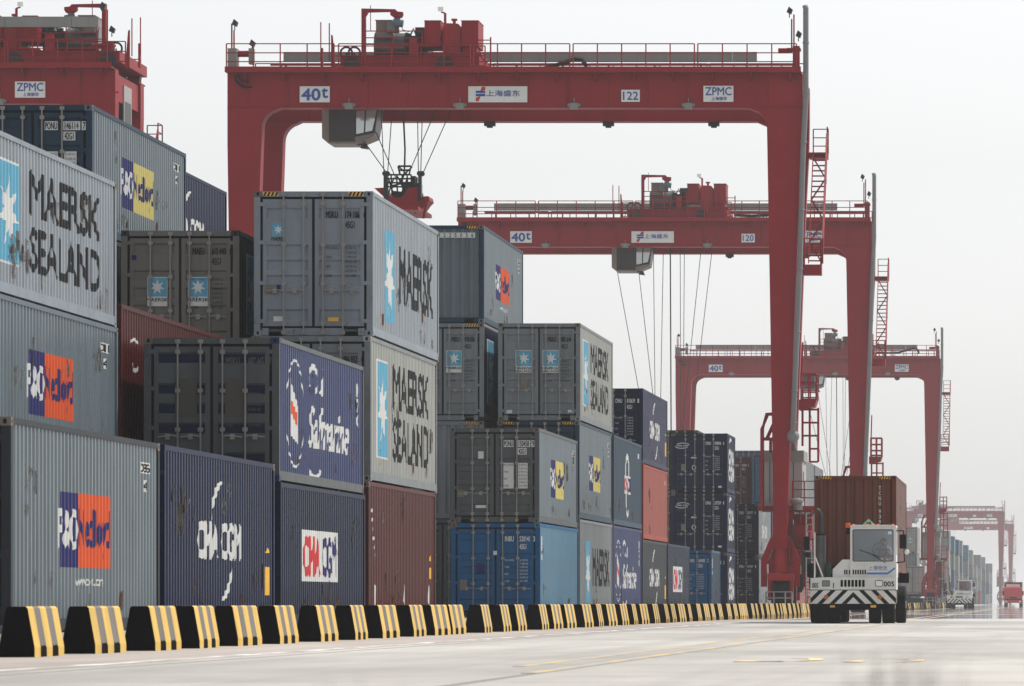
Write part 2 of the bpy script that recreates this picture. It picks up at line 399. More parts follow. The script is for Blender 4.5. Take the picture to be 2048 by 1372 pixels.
def side_decal(root, L, H, layers, name='side_marking'):
    """layers: list of (geo2d(s,z), mat); projected on the corrugated right side"""
    fl = folds(L)
    # connected marks (touching boxes) become one object each
    bx = []
    for i, l in enumerate(layers):
        P = l[0][0]; b_ = [min(p[0] for p in P)-.02, min(p[1] for p in P)-.02, max(p[0] for p in P)+.02, max(p[1] for p in P)+.02]; ids = [i]
        k = 0
        while k < len(bx):
            c, j = bx[k]
            if b_[0] < c[2] and c[0] < b_[2] and b_[1] < c[3] and c[1] < b_[3]:
                b_ = [min(b_[0], c[0]), min(b_[1], c[1]), max(b_[2], c[2]), max(b_[3], c[3])]; ids += j; bx.pop(k); k = 0
            else: k += 1
        bx.append((b_, ids))
    if len(bx) > 1 or True:
        if len(bx) > 1:
            for b_, ids in bx: side_decal(root, L, H, [layers[i] for i in sorted(ids)], name)
            return
    mats = []; mb = MB()
    for geo, mat, level in layers:
        if mat not in mats: mats.append(mat)
        mi = mats.index(mat)
        bm = bmesh.new(); vs = [bm.verts.new((p[0], p[1], p[2] if len(p) > 2 else 0)) for p in geo[0]]
        for f in geo[1]:
            try: bm.faces.new([vs[i] for i in f])
            except ValueError: pass
        s0 = min(p[0] for p in geo[0]); s1 = max(p[0] for p in geo[0])
        for s in fl:
            if s0 < s < s1:
                bmesh.ops.bisect_plane(bm, geom=bm.verts[:]+bm.edges[:]+bm.faces[:], plane_co=(s, 0, 0), plane_no=(1, 0, 0), dist=1e-5)
        bm.verts.index_update()
        o = .0022+.0030*level
        V = [(W/2-.012-prof(min(max(v.co.x, 0), L), L)+o+v.co.z, v.co.x-L/2, v.co.y) for v in bm.verts]
        F = [tuple(v.index for v in f.verts) for f in bm.faces]
        mb.add(V, F, mi); bm.free()
    return mb.build(name, mats, root)

def wearmat(name, col, thr, sc, zst):
    m, t, b = newmat(name); L = t.links.new; N = t.nodes.new
    tc = N('ShaderNodeTexCoord'); oi = N('ShaderNodeObjectInfo'); ad = N('ShaderNodeVectorMath'); ad.operation = 'ADD'
    mu = N('ShaderNodeVectorMath'); mu.operation = 'SCALE'; mu.inputs[0].default_value = (31, 17, 7); L(oi.outputs['Random'], mu.inputs['Scale'])
    L(tc.outputs['Object'], ad.inputs[0]); L(mu.outputs[0], ad.inputs[1])
    mp = N('ShaderNodeMapping'); mp.inputs['Scale'].default_value = (sc, sc, sc*zst); L(ad.outputs[0], mp.inputs['Vector'])
    n = N('ShaderNodeTexNoise'); n.inputs['Scale'].default_value = 1; n.inputs['Detail'].default_value = 8; n.inputs['Roughness'].default_value = .7; L(mp.outputs[0], n.inputs['Vector'])
    r = N('ShaderNodeValToRGB'); r.color_ramp.elements[0].position = thr; r.color_ramp.elements[1].position = thr+.06; L(n.outputs['Fac'], r.inputs[0])
    L(r.outputs[0], b.inputs['Alpha']); b.inputs['Base Color'].default_value = (*col, 1); b.inputs['Roughness'].default_value = .8; b.inputs['Specular IOR Level'].default_value = .1
    return m
M_rustw = wearmat('rust_stain', (.10, .042, .022), .56, 3.0, .25)
M_scufw = wearmat('bare_scuff', (.13, .125, .115), .54, 4.0, .5)
M_grime = wearmat('road_grime', (.06, .052, .042), .52, 2.2, .3)
def wear(L, H, n=5):
    o = []
    def blob(cu, cv, ru, rv): return p2([(cu+ru*random.uniform(.6, 1)*math.cos(2*math.pi*i/9), cv+rv*random.uniform(.6, 1)*math.sin(2*math.pi*i/9)) for i in range(9)])
    for i in range(n):
        u = random.uniform(.8, L-.8); k = random.random()
        if k < .4: o.append((blob(u, random.uniform(.45, .9), random.uniform(.3, .9), .3), M_rustw, 4))
        elif k < .7: o.append((blob(u, random.uniform(.5, H-.5), random.uniform(.3, .8), random.uniform(.2, .5)), M_scufw, 4))
        else: o.append((blob(u, random.uniform(.4, H-.4), random.uniform(.3, 1.0), .38), M_grime, 4))
    for i in range(4): o.append((blob(random.uniform(1, L-1), .42, random.uniform(.3, 1.1), .2), M_rustw, 4))
    return o
# --- side designs: s measured from the near end, z from the container base
def d_maersk(L, H, sealand=True, rounded=False):
    k = L/12.19; z0 = .55; z1 = H-.45
    a, b = 1.25*k, 3.0*k
    o = [(rect2(a-.06, z0-.04, b+.06, z1+.04), M_white, 0), (rect2(a, z0, b, z1), M_sky, 1), (star2((a+b)/2, (z0+z1)/2, .86*k, (z1-z0)*.38), M_white, 2)]
    if sealand:
        zm = (z0+z1)/2
        o += [(t2('MAERSK', 4.0*k, zm+.10, 10.6*k, z1+.02, .035), M_black, 0), (t2('SEALAND', 4.0*k, z0-.02, 10.6*k, zm-.12, .035), M_black, 0)]
    else:
        o += [(t2('MAERSK', 4.0*k, z0+.30, 10.7*k, z1-.25, .035), M_black, 0)]
    return o
def d_maersk_wide(L, H):
    z0, z1 = .50, H-.75
    return [(rect2(2.1, .42, 3.9, H-.62), M_sky, 0), (star2(3.0, H/2-.1, .85, .95), M_white, 1), (t2('MAERSK', 4.7, z0+.45, 11.1, z1-.1, .035), M_black, 0)]
def code_plate(L, H, top, bot):
    z = H-.50
    return [(rect2(L-1.75, z, L-.85, z+.17), M_white, 0), (t2(top, L-1.70, z+.02, L-.90, z+.15, .02), M_black, 1),
            (rect2(L-1.40, z-.28, L-1.08, z-.10), M_white, 0), (t2(bot, L-1.33, z-.26, L-1.15, z-.12, .02), M_black, 1)]
def d_ponl(L, H, col, code='086', www=True):
    zc = H*.50; h = .53; s0 = L*.305; s1 = s0+1.4; s2 = s0+4.15
    o = [(rect2(s0, zc-h, s1, zc+h), M_pblue, 0), (rect2(s1, zc-h, s2, zc+h), col, 0),
         (t2('P&O', s0-.12, zc-.26, s1-.02, zc+.28, .035), M_white, 1), (t2('Nedlloyd', s1+.04, zc-.38, s2-.12, zc+.30, .028), M_pblue, 1)]
    if www: o += [(t2('www.ponl.com', s0+1.3, .62, s0+3.4, .80, .03), M_white, 0)]
    return o+code_plate(L, H, code, '4')
def d_cma(L, H, sc=1.0, warn=True):
    c = L*.48; k = min(1, L/12.19)*sc; z = H*.50
    o = [(t2('CMA CGM', c-2.4*k, z-.29, c+2.3*k, z+.29, .05), M_white, 0),
         (arc2(c+.5*k, z+.18, 1.5*k, .82, 100, 170, .17, taper=True), M_white, 0), (arc2(c-.1*k, z-.2, 1.5*k, .80, -80, -10, .17, taper=True), M_white, 0)]
    if warn: o += [(rect2(L-1.0, .55, L-.6, 1.05), M_hazy, 0), (p2([(L-1.0, 1.3), (L-.6, 1.3), (L-.8, 1.46)]), M_hazy, 0)]
    return o
def d_cmabox(L, H):
    c = L*.45; z = H*.50; k = min(1, L/12.19)
    return [(rect2(c-2.6*k, z-.48, c+2.6*k, z+.48), M_white, 0), (t2('CMA', c-2.35*k, z-.36, c-.1*k, z+.34, .05), M_red, 1), (t2('CGM', c+.25*k, z-.36, c+2.3*k, z+.34, .05), M_pblue, 1)]
def d_saf(L, H):
    z = H/2
    return [(arc2(2.2, z, 1.15, .98, 0, 360, .05, 30), M_white, 0), (p2([(1.55, z-.4), (2.2, z-.5), (2.6, z-.55), (2.6, z+.15), (1.9, z+.45), (1.55, z+.62)]), M_white, 0), (p2([(1.7, z+.0), (2.5, z-.25), (2.5, z-.02), (1.7, z+.24)]), M_porange, 1),
            (t2('Safmarine', 4.0, z-.55, 9.9, z+.22, .022, .35), M_white, 0), (arc2(4.7, z+.72, .6, .25, -60, 220, .12), M_white, 0), (arc2(4.9, z-.92, .8, .22, 190, 350, .15), M_white, 0),
            (p2([(5.6, z+.5), (6.2, z+1.0), (6.0, z+.45)]), M_white, 0), (t2('K\n7\nG', L-1.0, H-1.25, L-.75, H-.4, .02), M_white, 0)]
def d_emblem(L, H):
    z = H/2; c = L*.48
    return [(arc2(c, z+.35, .75, .55, -20, 300, .22), M_white, 0), (arc2(c+.1, z-.55, .55, .5, 100, 330, .16), M_white, 0), (rect2(c-1.2, z-.35, c+1.3, z+.25), M_white, 1),
            (t2('CMA', c-1.1, z-.26, c+.1, z+.18, .04), M_red, 2), (t2('CGM', c+.2, z-.26, c+1.25, z+.18, .04), M_pblue, 2)]+[(rect2(L-1.7, H-.5, L-1.2, H-.33), M_white, 0)]
def d_maroon(L, H):
    o = [(t2('GENSTAR', .75, H-.95, 1.9, H-.78, .02), M_white, 0)] if False else []
    o += [(rect2(.55+i*.10, H-.62-i*.19, .72+i*.10, H-.55-i*.19), M_white, 0) for i in range(5)]
    o += [(p2([(s, .45), (s+.12, .3), (s+.16, .75), (s+.05, .82)]), M_white, 0) for s in (1.1, 6.2, 10.9)]
    o += [(rect2(L-1.1, .95, L-.7, 1.2), M_hazy, 0), (p2([(L-1.1, 1.35), (L-.7, 1.35), (L-.9, 1.5)]), M_hazy, 0)]
    return o
def d_code(L, H): return [(t2('45G1', L-1.7, H-.5, L-.9, H-.34, .02), M_white, 0)]
def d_blue(L, H): return [(rect2(.6, H-.75, .85, H-.35), M_white, 0), (rect2(.6, H-1.0, .8, H-.85), M_white, 0)]

def door_face(root, H, code, typ, mat, logos=(), extra='plain'):
    """writing and stickers on the door end (y = -L/2 plane handled by caller through root-relative offset)"""
    return None

def container(row_x, y0, z, H, key, label, L=12.19, front='door', doorkey=None, code=None, ccol=None, side=None, logos=None, detail=2,
              stickers=None, bands=False, group=None, stripes=False, extra=None, endcode=None):
    """row_x: x of the right-hand face; y0: y of the near end"""
    cx = row_x-W/2+random.uniform(-.012, .012)
    root = empty('shipping_container', (cx, y0+L/2, z), label, 'container', group)
    R = cmesh(L, H, front == 'door')
    dk = doorkey or key
    inst('shell', R['shell'], cp(key), root)
    inst('frame', R['frame'], cpf(dk if doorkey else key), root)
    if detail >= 1:
        for sx in (-1, 1):
            for sy in (-1, 1):
                for zz in (0, H-.118):
                    inst('corner_casting', R['corner_casting'], M_cast if random.random() < .45 else cpf(key), root, (sx*(W/2-.0805), sy*(L/2-.0885), zz))
    yf = -L/2
    if front == 'door':
        g = inst('door_gasket', R['gasket'], M_dark, root, (0, yf, 0))
        for sx in (-1, 1):
            d = inst('door', R['door'], cpd(dk), root, (0, yf, 0))
            d.location = (sx*.028, yf, 0); d.scale = (sx, 1, 1)
            d.material_slots[1].link = 'OBJECT'; d.material_slots[1].material = cpd(bands or dk)
            if detail >= 1:
                for xr in (.17, .58):
                    r = inst('lock_rod', R['lock_rod'], M_gal, d, (xr, 0, 0))
                    if detail >= 2:
                        inst('door_handle', R['door_handle'], M_gal, r, (0, 0, H*.30)) if False else inst('door_handle', R['door_handle'], M_gal, d, (xr, 0, H*.31))
    yo = yf+(.008 if front == 'door' else .014)
    if code and detail >= 1:
        mb = MB(); fn = lambda u, v: (u, yo, v)
        zt = H-.55 if H > 2.7 else H-.50
        a, b, c_ = code
        plate = ccol == 'plate'
        cm_ = M_black if ccol in ('plate', 'black') else (M_faint if ccol == 'faint' else M_white)
        mats = [cm_, M_white]
        q = .14
        if plate:
            fn2 = lambda u, v: (u, yo+.002, v)
            for (u0, u1, dz) in ((.26, .50, 0), (.64, .96, 0), (1.02, 1.09, 0), (.64, .86, -.21)): flat(mb, rect2(u0-.015, zt-.02+dz, u1+.015, zt+q+.02+dz), fn2, 1)
        flat(mb, t2(a, .26, zt, .50, zt+q, .02), fn); flat(mb, t2(b, .66, zt, .94, zt+q, .02), fn)
        flat(mb, t2(c_[0], 1.03, zt, 1.08, zt+q, .02), fn); flat(mb, t2(c_[1], .66, zt-.21, .84, zt-.21+q, .02), fn)
        # rows of weights
        rows = 7
        zz = H*.60
        if plate:
            fn2 = lambda u, v: (u, yo+.002, v)
            flat(mb, rect2(.24, zz-.62, .52, zz+.08), fn2, 1); flat(mb, rect2(.64, zz-.62, .90, zz+.08), fn2, 1)
        nums = ['32.500 KG', '71.650 LB', '3.790 KG', '8.355 LB', '28.710 KG', '63.290 LB', '76.4 CBM']
        for i in range(rows):
            z_ = zz-i*.095
            if i % 2 == 0: flat(mb, t2(['MAX.GROSS', 'TARE', 'NET', 'CUBE'][i//2], .25, z_, .25+[.26, .13, .11, .13][i//2], z_+.05, .01), fn)
            flat(mb, t2(nums[i], .66, z_, .88, z_+.05, .01), fn)
        mb.build('door_lettering', mats, root)
    if logos and detail >= 1:
        for (cu, cv, r, wt, words) in logos:
            mb = MB(); mats = [M_sky, M_white, M_black]
            if wt: flat(mb, rect2(cu-r-.012, cv-r-.2, cu+r+.012, cv+r+.015), lambda u, v: (u, yo+.002, v), 1)
            flat(mb, rect2(cu-r, cv-r, cu+r, cv+r), lambda u, v: (u, yo, v), 0)
            flat(mb, star2(cu, cv, r*.82, r*.82), lambda u, v: (u, yo-.002, v), 1)
            flat(mb, t2('MAERSK', cu-r*1.12, cv-r-.10, cu+r*1.12, cv-r-.03, .02), lambda u, v: (u, yo-.002, v), 2)
            if words == 2: flat(mb, t2('SEALAND', cu-r*1.1, cv-r-.18, cu+r*1.1, cv-r-.12, .02), lambda u, v: (u, yo-.002, v), 2)
            mb.build('star_logo', mats, root)
    if stickers and detail >= 1:
        mb = MB(); ms = []
        for (u0, v0, u1, v1, mt) in stickers:
            flat(MB(), rect2(u0, v0, u1, v1), lambda u, v: (u, yo-.001, v)).build('sticker', mt, root)
    if stripes:
        mb = MB()
        for (a, b) in ((-1.03, -.72), (.72, 1.03)):
            flat(mb, rect2(a, H-.10, b, H-.02), lambda u, v: (u, yf-.002, v), 0)
            for k in range(4):
                u = a+k*.078; flat(mb, p2([(u, H-.10), (u+.04, H-.10), (u+.078, H-.02), (u+.038, H-.02)]), lambda u, v: (u, yf-.004, v), 1)
        mb.build('hazard_stripe', [M_hazy, M_black], root)
    if front == 'wall' and endcode:
        mb = MB()
        for i, ch_ in enumerate(endcode):
            if ch_ == ' ': continue
            u = -1.02+i*.165; flat(mb, rect2(u, H-.37, u+.162, H-.22), lambda u, v: (u, yf+.012, v), 0)
            flat(mb, t2(ch_, u+.05, H-.35, u+.11, H-.24, .02), lambda u, v: (u, yf+.009, v), 1)
        mb.build('end_lettering', [M_white, M_black], root)
    if side: side_decal(root, L, H, side(L, H) if callable(side) else side)
    if side or detail >= 2:
        for l in wear(L, H, 6 if y0 < 140 else 3): side_decal(root, L, H, [l], 'stain')
    if extra: side_decal(root, L, H, extra(L, H), 'stain')
    return root

XA, XB, XC, XD = -13.74, -16.58, -19.42, -22.26
HC, ST = 2.896, 2.591
def stackup(x, y, specs, L=12.19, z=.2, jitter=True):
    for sp in specs:
        y_ = y+sp.pop('off', 0); H = sp.pop('H'); key = sp.pop('key'); label = sp.pop('label')
        dx = random.uniform(-.02, .02); dy = random.uniform(-.04, .04)
        container(x+dx, y_+dy, z, H, key, label, L=L, **sp); z += H+.012
    return z
lg = lambda *a: list(a)
def sup(lbl, H=ST, key='slate', **k): return dict(H=H, key=key, label=lbl, detail=1, **k)
ROWG = 'containers stacked along the road'
g = dict(group=ROWG)
# --- row along the road
stackup(XA, 72.3, [dict(H=HC, key='ponl', label='ground-level grey container with blue and orange square at the left edge', doorkey='slate', side=lambda L, H: d_ponl(L, H, M_porange), **g)])
stackup(XA, 85.0, [dict(H=HC, key='navy', label='single navy container with white lettering and swoosh, nearest navy one on the ground', side=d_cma, stripes=True, **g)])
stackup(XA, 97.7, [
    dict(H=ST, key='navy2', label='navy container with red and navy letters on a white box, under the purple-blue container', side=d_cmabox, **g),
    dict(H=ST, key='saf', label='purple-blue container with white script lettering and dark faded doors', doorkey='greydoor', bands='navy', code=('MSKU', '687 445', ('7', '42G1')), ccol='faint', side=d_saf,
         stickers=[(-.66, 1.15, -.26, 1.85, M_faintp), (.24, 1.15, .64, 1.85, M_faintp)], **g)])
stackup(XA, 110.7, [
    dict(H=HC, key='maroon', label='maroon container with white scrapes at the foot of the tall light grey stack', side=d_maroon, **g),
    dict(H=2.97, key='sealand', off=.3, label='weathered pale grey container with two-line black lettering, middle of the tall stack', doorkey='midgrey', code=('MSKU', '886 932', ('0', '45G1')), ccol='black', side=d_maersk, **g),
    dict(H=2.97, key='maersk', off=.6, label='clean light grey container with star logo on its doors, topping the tall stack', doorkey='maersk', code=('MSKU', '174 106', ('6', '45G1')), ccol='black',
         side=d_maersk_wide, logos=[(-.72, 2.18, .125, False, 1)], stripes=True, stickers=[(-1.0, .85, -.78, 1.05, M_tan), (-.76, .92, -.67, 1.05, M_pblue), (-.82, .30, -.62, .40, M_white), (.30, .30, .52, .38, M_hazy)], **g)])
stackup(XA, 148.3, [
    dict(H=ST, key='blueside', label='bright blue doored container with pale blue side, under the grey doored container', doorkey='blue', code=('INBU', '520141', ('3', '42G1')), side=d_blue,
         stickers=[(-.98, .75, -.78, 1.05, M_tan), (-.06, 1.72, .04, 1.83, M_white), (-.52, 1.2, -.30, 1.5, M_pblue)], **g),
    dict(H=ST, key='ponl', label='grey doored container with blue and yellow square, on the bright blue container', doorkey='greydoor', code=('PONU', '150458', ('9', '42G1')), ccol='plate',
         side=lambda L, H: d_ponl(L, H, M_pyellow, '021', False), stickers=[(-.45, 1.75, -.30, 1.95, M_white), (-1.02, .70, -.83, .90, M_tan), (-.52, .40, -.23, .48, M_white)], **g)])
stackup(XA, 161.0, [
    dict(H=HC, key='midgrey', label='mid grey container with star and black lettering, on the ground beside the bright blue one', side=d_maersk_wide, **g),
    dict(H=HC, key='ponl', label='grey container with blue and yellow square and teal door end, between two star-logo containers', doorkey='teal', side=lambda L, H: d_ponl(L, H, M_pyellow, '021', False), stripes=True, **g),
    dict(H=HC, key='sealand', label='pale grey container with two star logos on its doors, topping its stack', doorkey='midgrey', code=('MSKU', '882 614', ('4', '45G1')), ccol='black', side=d_maersk,
         logos=[(-.46, 1.85, .23, True, 2), (.34, 1.85, .23, True, 2)], stickers=[(-.98, .22, -.80, .32, M_white), (.85, .25, 1.05, .32, M_white), (-.55, .95, -.34, 1.25, M_tan)], **g)])
stackup(XA, 173.8, [
    dict(H=HC, key='saf', label='purple-blue container with white script lettering, on the ground beside the mid grey one', side=d_saf, **g),
    dict(H=HC, key='teal', label='dark teal container with a white ringed emblem on its side', side=d_emblem, **g)])
stackup(XA, 186.8, [
    dict(H=ST, key='slate', label='charcoal container with white lettering on the ground below the orange-red container', side=d_cma, **g),
    dict(H=ST, key='orange', label='orange-red container in the middle of its stack', side=d_code, **g),
    dict(H=ST, key='purple', label='navy doored container with white lettering, on top of the orange-red container', doorkey='navy', code=('CMAU', '818639', ('1', '42G1')), side=d_cma, **g)])
stackup(XA, 199.5, [dict(H=ST, key='navy2', label='low navy container with white box and red letters, right of the charcoal container', side=d_cmabox, **g)])
stackup(XA, 225.5, [dict(H=ST, key='teal', label='short blue container alone on the ground in front of the navy doored stack', doorkey='blue', code=('CHNU', '160485', ('2', '22G1')), side=d_blue, **g)], L=6.06)
def d_cma20(L, H): return [(t2('CMA\nCGM', 1.2, .6, L-1.0, H-.7, .05), M_white, 0), (arc2(2.8, H-.5, 1.2, .3, 60, 170, .2, taper=True), M_white, 0)]
cl = [(-1.05, 0)]
for i, (cd_, lab) in enumerate(((('CMAU', '194460', ('2', '22G1')), 'short navy container at the bottom of the three-high navy doored stack'), (('CMAU', '207339', ('8', '22G1')), 'short navy container in the middle of the three-high navy doored stack'),
                                (('CMAU', '030046', ('6', '22G1')), 'short navy container on top of the three-high navy doored stack'))):
    r = container(XA, 236.6, .2+i*(ST+.012), ST, 'navy', lab, L=6.06, doorkey='navy', code=cd_, side=d_cma20, stickers=[(-.80, .95, -.60, 1.25, M_tan), (-.36, 1.50, -.13, 1.56, M_white), (.82, .22, .98, .30, M_white)], **g)
    mb = MB(); yy = -6.06/2+.006
    flat(mb, t2('CMA CGM', -1.0, 2.02, -.50, 2.09, .03), lambda u, v: (u, yy, v)); flat(mb, arc2(-.72, 2.05, .30, .12, 20, 150, .03), lambda u, v: (u, yy, v)); flat(mb, arc2(-.78, 2.06, .30, .12, 200, 330, .03), lambda u, v: (u, yy, v))
    flat(mb, arc2(-.24, 1.10, .075, .10, 0, 360, .035), lambda u, v: (u, yy, v))
    mb.build('door_logo', [M_white], r)
stackup(XA, 262.6, [
    dict(H=ST, key='midgrey', label='dark blue doored container on the ground left of the nearest crane wheel', doorkey='navy2', code=('IPBU', '191967', ('1', '42G1')), **g),
    dict(H=ST, key='midgrey', label='dark blue doored container on top of its twin left of the nearest crane foot', doorkey='navy2', code=('CMAU', '303197', ('4', '42G1')), side=d_cma, **g)])
stackup(XA, 275.4, [dict(H=ST, key='midgrey', label='grey container on the ground directly behind the nearest crane wheel', detail=1, **g),
                    dict(H=ST, key='purple', label='purple-grey container with white box and red letters behind the nearest crane leg', side=d_cmabox, detail=1, **g)])
for k, (y, ks) in enumerate(((302, ('salmon', 'navy2', 'lightblue')), (314.8, ('salmon', 'slate', 'midgrey')), (327.6, ('brown', 'slate', 'midgrey')))):
    wd = ('first', 'second', 'third')[k]
    stackup(XA, y, [dict(H=HC, key=c_, label=f'{nm} container at the {tw} of the {wd} stack behind the nearest crane foot', detail=1, **g)
                    for c_, nm, tw in zip(ks, [dict(lightblue='dull blue', salmon='salmon pink', navy2='navy', saf='dusty blue', midgrey='grey', brown='brown', slate='charcoal')[q] for q in ks], ('bottom', 'middle', 'top'))])
# --- second row
g = dict(group='containers in the rows behind the front row')
stackup(XB, 85.0, z=.34, specs=[sup('grey container hidden at the bottom of the leftmost rear stack', **g),
    dict(H=ST, key='ponl', label='grey container with blue and orange square, under the big pale container at the left edge', side=lambda L, H: d_ponl(L, H, M_porange, '011', False), **g),
    dict(H=ST, key='maersk', label='big pale grey container with star and two-line lettering, on top at left edge', side=d_maersk, extra=lambda L, H: [(p2([(2.0, .6), (2.6, .5), (4.0, .45), (4.2, .75), (3.6, 1.05), (2.7, 1.1), (2.1, .95)]), M_scufw, 5), (p2([(2.2, .7), (3.9, .6), (3.7, .85), (2.5, 1.0)]), M_grime, 6)], **g)])
stackup(XB, 97.7, [sup('brown container hidden below the maroon one at left', HC, 'maroon', **g), dict(H=HC, key='maroon', label='maroon container seen between the left stack and the dark faded doors', side=lambda L, H: [(t2('rug', 1.3, 1.9, 2.1, 2.3, .05), M_white, 0)] if False else [(arc2(1.5, 2.2, .4, .12, 30, 170, .06), M_white, 0), (arc2(1.6, 1.95, .35, .2, 200, 340, .08), M_white, 0)], **g)])
stackup(XB, 111.0, [sup('dark container hidden at the bottom behind the maroon container', HC, **g), sup('dark container hidden under the old beige-grey doored one', ST, 'maroon', **g),
    dict(H=ST, key='darkteal', off=1.0, label='old beige-grey doored container with two star logos and rusty green side', doorkey='oldgrey', code=('MAEU', '615 440', ('1', '42G1')), ccol='black', side=d_maersk,
         logos=[(-.47, 1.42, .195, True, 1), (.37, 1.42, .195, True, 1)], stickers=[(-1.0, 1.98, -.9, 2.08, M_pblue)], **g)])
stackup(XB, 161.0, [
    dict(H=HC, key='slate', label='charcoal doored container on the ground behind the bright blue one', doorkey='greydoor', **g),
    dict(H=HC, key='midgrey', label='grey container with corrugated blank end beside the grey doored container', front='wall', stripes=True, **g),
    dict(H=HC, key='navy2', label='grey doored container with a single star logo beside the two-star one', doorkey='midgrey', code=('MSKU', '978 836', ('8', '45G1')), ccol='black', side=d_maersk,
         logos=[(.33, 1.85, .22, True, 1)], stripes=True, **g),
    dict(H=HC, key='ponl', label='slate grey container with blank corrugated end and orange square, topmost of the second tall stack', doorkey='teal', front='wall', stripes=True, endcode='PONU 8225056', side=lambda L, H: d_ponl(L, H, M_porange, '056'), **g)])
stackup(XB, 212.0, [sup('grey container hidden at the bottom behind the orange-red stack', HC, 'midgrey', **g), sup('grey container hidden halfway up behind the orange-red stack', HC, 'midgrey', **g), sup('grey container whose top corner shows left of the highest navy doors', HC, 'midgrey', **g)])
stackup(XB, 261.0, [sup('dark brown container hidden at the bottom behind the navy doored stack', HC, 'dkbrown', **g), sup('dark brown container halfway up behind the navy doored stack', HC, 'dkbrown', **g), sup('dark brown container whose roof edge shows above the navy doored stack', HC, 'dkbrown', **g)])
stackup(XB, 309.0, [sup('wine red container hidden at the bottom left of the crane foot', HC, 'wine', **g), sup('wine red container halfway up, left of the crane foot', HC, 'wine', **g),
    dict(H=HC, key='slate', label='wine red doored container high between the navy stack and the crane leg', doorkey='wine', code=('FESU', '305084', ('5', '45G1')), stickers=[(.4, .8, .55, .88, M_hazy)], **g)])
# --- third and fourth rows
stackup(XC, 111.0, [sup('dark container hidden at the bottom of the third row', HC, **g), sup('dark container hidden second in the third row', ST, **g), sup('dark container hidden third in the third row', ST, **g),
    dict(H=ST, key='ponl', label='grey container with blue and yellow square, highest at top left', doorkey='teal', code=('PONU', '146114', ('7', '42G1')), ccol='plate', side=lambda L, H: d_ponl(L, H, M_pyellow, '011', False), **g)], z=.1)
stackup(XC, 378.0, [sup('blue container hidden at the bottom far left of the crane leg', HC, 'navy2', **g), sup('blue container hidden second, far left of the crane leg', HC, 'navy2', **g), sup('blue container hidden third, far left of the crane leg', ST, 'navy2', **g),
    dict(H=ST, key='lightblue', label='dusty blue container whose top shows left of the nearest crane leg', detail=1, **g)])
stackup(XD, 135.9, [sup('navy container hidden at the bottom of the fourth row', HC, 'navy', **g), sup('navy container hidden second in the fourth row', HC, 'navy', **g), sup('navy container hidden third in the fourth row', HC, 'navy', **g),
    dict(H=HC, key='navy', label='navy container with white lettering, high behind the top left grey container', side=d_cma, **g)])
# --- hazy stacks far along the road
FK = ['sealand', 'lightblue', 'midgrey', 'salmon', 'maersk', 'midgrey', 'maersk', 'blueside', 'sealand', 'white', 'ponl']
FN = dict(ponl='slate grey', sealand='pale grey', lightblue='dull blue', blueside='pale blue', salmon='pink', orange='orange-red', midgrey='grey', maersk='light grey', brown='brown', teal='dark teal', white='white', wine='wine red')
ordn = ['first', 'second', 'third', 'fourth', 'fifth', 'sixth', 'seventh', 'eighth', 'ninth', 'tenth', 'eleventh', 'twelfth']
for si, (y, n) in enumerate(((596, 3), (800, 4), (842, 4), (886, 4), (929, 4), (1000, 4), (1065, 4), (1135, 3), (1206, 4), (1300, 4), (1390, 3), (1474, 4))):
    z = .2
    for t_ in range(n):
        k = FK[(si*3+t_*4+random.randint(0, 2)) % len(FK)]
        if si == 0: k = ['midgrey', 'midgrey', 'sealand'][t_]
        H = HC if si else ST+.2
        H = HC if random.random() < .5 else ST
        container(XA+random.uniform(-.05, .05), y, z, H, k, f'{FN[k]} container, {["bottom", "second", "third", "fourth"][t_]} of the {ordn[si]} hazy far stack', detail=1 if si < 2 else 0,
                  logos=[(.4, 1.6, .25, True, 1)] if (si == 0 and t_ == 2) else None, group='hazy containers stacked far along the road'); z += H+.012

# ------------------------------------------------------------------ gantry cranes
M_cr = paint('crane_red_paint', (.250, .008, .014), .5, dirt=.45, rust=.0, streak=True)
M_cr2 = paint('crane_bright_red_paint', (.33, .022, .024), .5, dirt=.2, rust=0)
M_pipe = paint('pipe_grey', (.20, .205, .21), .45, dirt=.25, rust=.1)
M_tray = paint('tray_grey', (.22, .225, .215), .5, dirt=.3, rust=.1)
M_mach = paint('machinery_dark', (.025, .028, .03), .4, dirt=.4, rust=.2, metal=.4)
M_cabdark = paint('cab_dark_panel', (.045, .042, .042), .35, dirt=.5, rust=.1)
M_wrap = paint('wrapped_drum_grey', (.13, .135, .135), .35, dirt=.5, rust=.0, metal=.5, streak=False)
M_bluegrey = plain('motor_blue_grey', (.12, .17, .20), .45)
M_cream = paint('cream_panel', (.24, .21, .185), .5, dirt=.5, rust=.2)
M_house = paint('engine_house_grey', (.34, .34, .33), .5, dirt=.5, rust=.15)
M_sign = plain('sign_white', (.70, .71, .70), .5)
M_signblue = plain('sign_blue', (.035, .09, .32), .5)
M_tyre = plain('tyre_rubber', (.010, .010, .011), .8)
m, t, b = newmat('cab_glass'); b.inputs['Base Color'].default_value = (.50, .54, .55, 1); b.inputs['Roughness'].default_value = .08; b.inputs['Metallic'].default_value = .55
M_glass = m
m, t, b = newmat('lamp_glass'); b.inputs['Base Color'].default_value = (.75, .76, .74, 1); b.inputs['Roughness'].default_value = .15; b.inputs['Metallic'].default_value = .3
M_lamp = m
SX = 25.45
CK = 1.06
def zp(py): return .65+(1205-py)/45.2
def xp(px): return (px-455)/45.2
def arcpts(cx, cz, r, a0, a1, n=6): return [(cx+r*math.cos(math.radians(a0+(a1-a0)*i/n)), cz+r*math.sin(math.radians(a0+(a1-a0)*i/n))) for i in range(n+1)]

